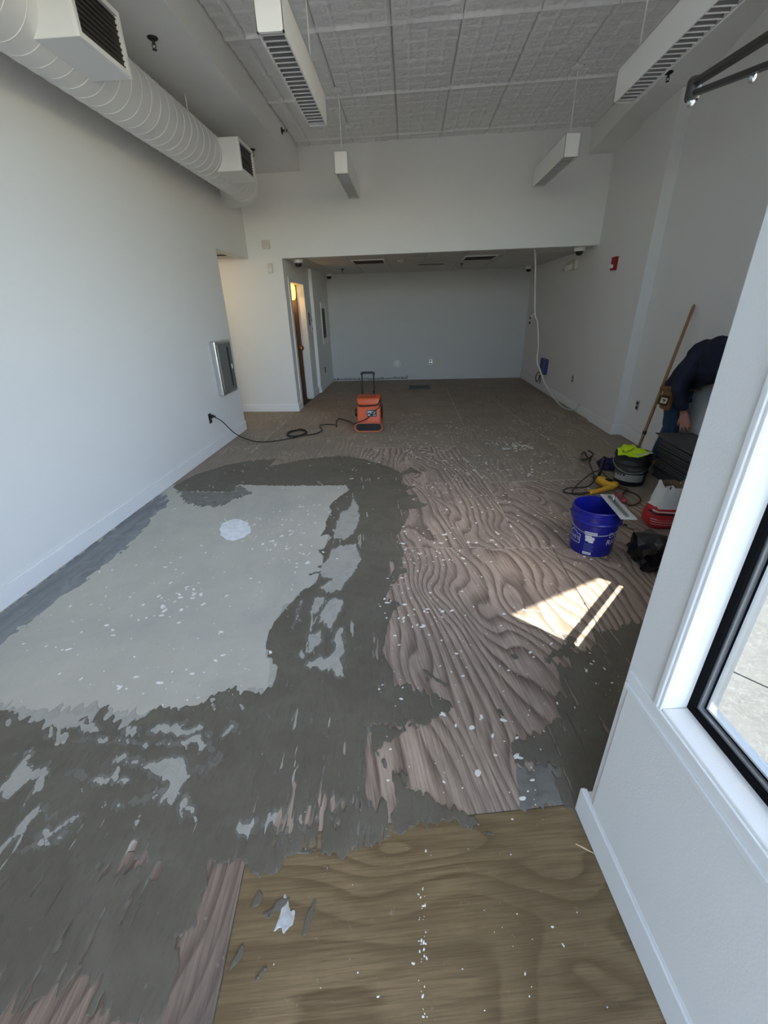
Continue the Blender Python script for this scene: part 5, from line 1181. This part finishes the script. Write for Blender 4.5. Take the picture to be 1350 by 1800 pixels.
# ---- stack of carpet tiles
rnd = random.Random(9); z = .002; N_T = 38; th = .0108
protos = []
for m_ in (M_CARPET, M_CARPET2):
    protos.append(MB().box(-.165, .165, -.33, .33, 0, th-.0016).build('carpet_tile', m_, bevel=.0012, seg=1))
for k in range(N_T):
    pr_ = protos[0] if k % 2 == 0 else protos[1]
    if k < 2: o = pr_
    else: o = pr_.copy(); COL.objects.link(o)
    dx = .012*math.sin(k*.45) + rnd.uniform(-.007, .007); dy = rnd.uniform(-.02, .02) + .012*math.sin(k*.3)
    if k >= N_T-9: dy += .012
    if k in (N_T-10, N_T-11): dx += .02
    if k == N_T-1: dx -= .035; dy += .03
    o.location = (2.550+dx, 3.76+dy, z); o.rotation_euler = (0, 0, rnd.uniform(-.02, .02) - (.06 if k == N_T-1 else 0))
    tag(o, 'charcoal carpet tile in the tall stack under the worker\'s hand', 'carpet tile', 'stacked carpet tiles')
    z += th
o['label'] = 'topmost charcoal carpet tile whose corner sticks out of the stack'
STACK_Z = z

# ---- white cable hanging from the alcove ceiling to the right baseboard
c = MB().tube([(1.82, 7.33, 2.275), (1.85, 7.33, 2.1), (1.924, 7.32, 1.437), (1.971, 7.32, 1.34), (2.011, 7.31, 1.113), (2.03, 7.30, .947), (2.037, 7.29, .728), (2.097, 7.26, .589), (2.155, 7.22, .454), (2.245, 7.18, .300), (2.40, 7.20, .12), (2.50, 7.18, .03), (2.545, 7.06, .014), (2.585, 6.96, .014), (2.612, 6.86, .05), (2.612, 6.80, .11), (2.610, 6.76, .15)], .0125, 8, smooth=5)
r = empty('hanging_cable', (1.82, 7.33, 0)); tag(r, 'white cable hanging from the alcove ceiling and looping to the right baseboard', 'cable')
o = c.build('cable_sheath', M_CABLE, None, smooth=True); o.parent = r; o.matrix_parent_inverse = Matrix.Translation((-1.82, -7.33, 0))
c = MB().tube([(1.926, 7.32, 1.43), (1.89, 7.31, 1.41), (1.868, 7.31, 1.37), (1.853, 7.31, 1.32)], .005, 6, smooth=4)
o = c.build('branch_wire', M_CABLE, None, smooth=True); o.parent = r; o.matrix_parent_inverse = Matrix.Translation((-1.82, -7.33, 0))
for zz in (1.37, 1.30):
    c = MB().box(1.845, 1.868, 7.30, 7.32, zz-.018, zz+.018); o = c.build('connector', M_DKMETAL, None, bevel=.002); o.parent = r; o.matrix_parent_inverse = Matrix.Translation((-1.82, -7.33, 0))

# ---- loose bits
o = MB().tube([(.524, .790, .006), (.545, .777, .010), (.572, .766, .005)], [.0016, .0024, .0012], 5).build('wood_splinter', mat('pale wood splinter', (.62, .5, .32), .7)); tag(o, 'pale wood splinter on the plywood beside the window wall baseboard', 'splinter')

# ================================================================ the worker bending over the stack
def fused(name, mb, m, parent, voxel, smooth=6):
    o = mb.build(name, m, parent, smooth=True)
    md = o.modifiers.new('fuse', 'REMESH'); md.mode = 'VOXEL'; md.voxel_size = voxel; md.use_smooth_shade = True
    md = o.modifiers.new('soften', 'SMOOTH'); md.factor = .5; md.iterations = smooth
    return o
person = empty('person', (2.55, 4.40, 0)); tag(person, 'person in navy sweater and jeans bending over the carpet tiles, hand on the stack', 'person')
def PW(o): o.matrix_parent_inverse = Matrix.Translation((-2.55, -4.40, 0)); return o
TORSO = [(2.570, 4.34, .74), (2.570, 4.30, .82), (2.570, 4.19, .96), (2.568, 4.04, 1.08), (2.565, 3.90, 1.145), (2.580, 3.80, 1.19)]
ARM_R = [(2.545, 3.93, 1.165), (2.487, 3.985, 1.145), (2.43, 3.99, 1.02), (2.380, 3.99, .885), (2.415, 3.985, .765), (2.462, 3.975, .640)]
ARM_L = [(2.585, 3.84, 1.14), (2.632, 3.75, 1.115), (2.648, 3.67, 1.0), (2.655, 3.60, .87), (2.62, 3.615, .75), (2.58, 3.63, .640)]
LEGS = [[(2.545, 4.28, .78), (2.535, 4.265, .70), (2.535, 4.225, .50), (2.535, 4.225, .42), (2.535, 4.29, .25), (2.535, 4.34, .09)], [(2.60, 4.33, .78), (2.628, 4.36, .70), (2.628, 4.365, .50), (2.628, 4.365, .42), (2.628, 4.43, .25), (2.628, 4.48, .09)]]
B = MB()
B.tube(TORSO, [.09, .105, .100, .108, .105, .06], 16, smooth=3)
B.tube([(2.578, 3.83, 1.18), (2.592, 3.77, 1.205), (2.600, 3.70, 1.20)], [.058, .055, .056], 12, smooth=3)
B.tube([(2.600, 3.735, 1.215), (2.603, 3.70, 1.215), (2.607, 3.64, 1.185), (2.610, 3.58, 1.125), (2.610, 3.555, 1.075), (2.610, 3.552, 1.055)], [.035, .078, .094, .088, .062, .025], 16, smooth=3)
B.tube(ARM_R, [.05, .062, .052, .044, .040, .028], 12, smooth=3); B.tube(ARM_L, [.05, .060, .050, .043, .039, .028], 12, smooth=3)
for L_ in LEGS: B.tube(L_, [.07, .078, .060, .053, .050, .036], 12, smooth=3)
for hx, hy in ((2.535, 4.34), (2.628, 4.48)): B.tube([(hx, hy+.05, .05), (hx, hy, .055), (hx, hy-.09, .042), (hx, hy-.15, .032)], [.030, .036, .034, .022], 10)
def hand(base, palm_dir, side_dir, nrm):
    base = Vector(base); d = Vector(palm_dir).normalized(); n = Vector(nrm).normalized(); s = d.cross(n).normalized()
    if s.dot(Vector(side_dir)) < 0: s = -s
    for k in range(5):          # palm as a fan of overlapping bones
        o_ = (-.032, -.016, 0, .016, .030)[k]
        B.tube([base - d*.01 + s*o_*.5, base + d*.045 + s*o_*.9, base + d*.088 + s*o_], [.016, .0165, .012], 10, smooth=2)
    for off, L in ((-.034, .066), (-.012, .078), (.011, .073), (.032, .056)):
        k0 = base + d*.080 + s*off
        B.tube([k0, k0 + s*off*.15 + d*L*.45 + n*.008, k0 + s*off*.28 + d*L*.8, k0 + s*off*.32 + d*L - n*.010], [.0105, .0095, .0085, .0062], 10, smooth=2)
    B.tube([base + d*.022 - s*.024, base + d*.050 - s*.050 - n*.006, base + d*.078 - s*.062 - n*.012, base + d*.094 - s*.064 - n*.016], [.0135, .0115, .010, .007], 10, smooth=2)
hand((2.466, 3.968, .625), (.20, -.30, -.93), (.62, -.76, .15), (-.80, -.58, .10))
hand((2.580, 3.630, .625), (-.15, -.12, -.98), (-.6, .75, 0), (.7, .6, 0))
body = PW(fused('body', B, M_SKIN, person, .0050, 3))
S = MB()
S.tube([(2.570, 4.335, .775)] + TORSO[1:], [.118, .128, .132, .142, .132, .082], 20, smooth=3)
S.tube(ARM_R[:-1]+[(2.455, 3.977, .662)], [.085, .098, .080, .070, .058, .043], 14, smooth=3)
S.tube(ARM_L[:-1]+[(2.588, 3.628, .665)], [.080, .085, .072, .062, .054, .043], 14, smooth=3)
S.tube([(2.575, 3.835, 1.175), (2.590, 3.785, 1.20)], [.074, .066], 14)
S.tube([(2.572, 4.27, .86), (2.578, 4.10, .97), (2.585, 3.90, 1.03), (2.60, 3.80, 1.06)], [.118, .132, .130, .09], 18, smooth=3)
rs_ = random.Random(5)      # soft folds on the sleeves and back
for P_, r0 in ((ARM_R, .070), (ARM_L, .066)):
    for k in range(9):
        t = .15+.09*k; i0 = min(int(t*5), 4); p = Vector(P_[i0]).lerp(Vector(P_[i0+1]), t*5-i0); a_ = rs_.uniform(0, 6.28)
        q = Vector((math.cos(a_), math.sin(a_), .3))*r0*.86
        S.tube([p+q+Vector((0, 0, .04)), p+q*1.06, p+q*.9+Vector((math.sin(a_)*.05, math.cos(a_)*.05, -.04))], [.006, .013, .006], 6)
PW(fused('sweater', S, M_NAVY, person, .0075, 4))
J = MB()
J.tube([(2.570, 4.31, .86), (2.568, 4.31, .80), (2.570, 4.32, .72), (2.575, 4.32, .66)], [.122, .126, .122, .09], 18)
for L_ in LEGS: J.tube(L_[:-1]+[(L_[-1][0], L_[-1][1], .085)], [.088, .090, .080, .072, .064, .058], 14, smooth=3)
PW(fused('jeans', J, M_JEANS, person, .0085, 4))
for hx, hy in ((2.535, 0), (2.628, .14)):
    mb = MB(); mb.tube([(hx, 4.42+hy, .048), (hx, 4.35+hy, .055), (hx, 4.27+hy, .045), (hx, 4.20+hy, .035)], [.040, .048, .046, .030], 12, smooth=3)
    PW(mb.build('boot', M_LEATHER, person, smooth=True))
# hair and face
bm = bmesh.new(); bmesh.ops.create_uvsphere(bm, u_segments=20, v_segments=12, radius=.098); me = bpy.data.meshes.new('hair'); bm.to_mesh(me); bm.free(); me.materials.append(M_HAIR)
o = bpy.data.objects.new('hair', me); link(o, person); o.location = Vector((2.604, 3.645, 1.195)); o.scale = (.92, 1.05, .9); PW(o)
for s in (-1, 1):
    PW(MB().lathe([(.0, -.012), (.010, -.007), (.012, 0), (.010, .007), (.0, .012)], 10, Matrix.Translation((2.61+s*.032, 3.528, 1.135)), closed=True).build('eye', M_WHITE, person, smooth=True))
    PW(MB().tube([(2.61+s*.083, 3.625, 1.165), (2.61+s*.098, 3.62, 1.145), (2.61+s*.088, 3.61, 1.12)], [.012, .016, .010], 8).build('ear', M_SKIN, person, smooth=True))
PW(MB().tube([(2.61, 3.525, 1.125), (2.61, 3.495, 1.095), (2.61, 3.508, 1.085)], [.009, .015, .011], 8).build('nose', M_SKIN, person, smooth=True))
PW(MB().tube([(2.585, 3.515, 1.060), (2.61, 3.505, 1.058), (2.635, 3.515, 1.060)], .006, 8).build('mouth', mat('lips', (.35, .12, .10), .5), person, smooth=True))
# tool belt with tape measure hanging at the hip
mb = MB(); pts = []
for k in range(25):
    a = 2*math.pi*k/24; pts.append((2.560+.142*math.cos(a), 4.285+.145*math.sin(a), .80-.02*math.sin(a)))
PW(mb.tube(pts, .022, 8).build('belt', M_LEATHER, person, smooth=True))
PW(MB().box(2.398, 2.44, 4.13, 4.27, .62, .80).build('belt_pouch', M_LEATHER, person, bevel=.012, seg=3))
tm = Matrix.Translation((2.372, 4.165, .712)) @ Matrix.Rotation(math.radians(-28), 4, 'Z') @ Matrix.Rotation(math.radians(8), 4, 'Y')
tp = PW(MB().box(-.040, .040, -.022, .022, -.042, .042, tm).build('tape_measure', M_BLACK, person, bevel=.009, seg=3))
o = PW(MB().box(-.027, .027, -.0245, -.021, -.026, .028, tm).build('tape_label', M_YELLOW, tp, bevel=.001)); o.matrix_parent_inverse = Matrix.Identity(4)
o = MB().box(-.022, .022, -.0262, -.0240, -.021, .023, tm).build('tape_panel', M_IVORY, tp); 
o = MB().prism([(-.013, .016), (.013, .012), (.013, -.001), (.005, -.001), (.003, -.015), (-.002, -.015), (-.003, .002), (-.013, .004)], -.0275, -.0260, tm @ Matrix(((1, 0, 0, 0), (0, 0, 1, 0), (0, 1, 0, 0), (0, 0, 0, 1)))).build('tape_mark', M_BLACK, tp)
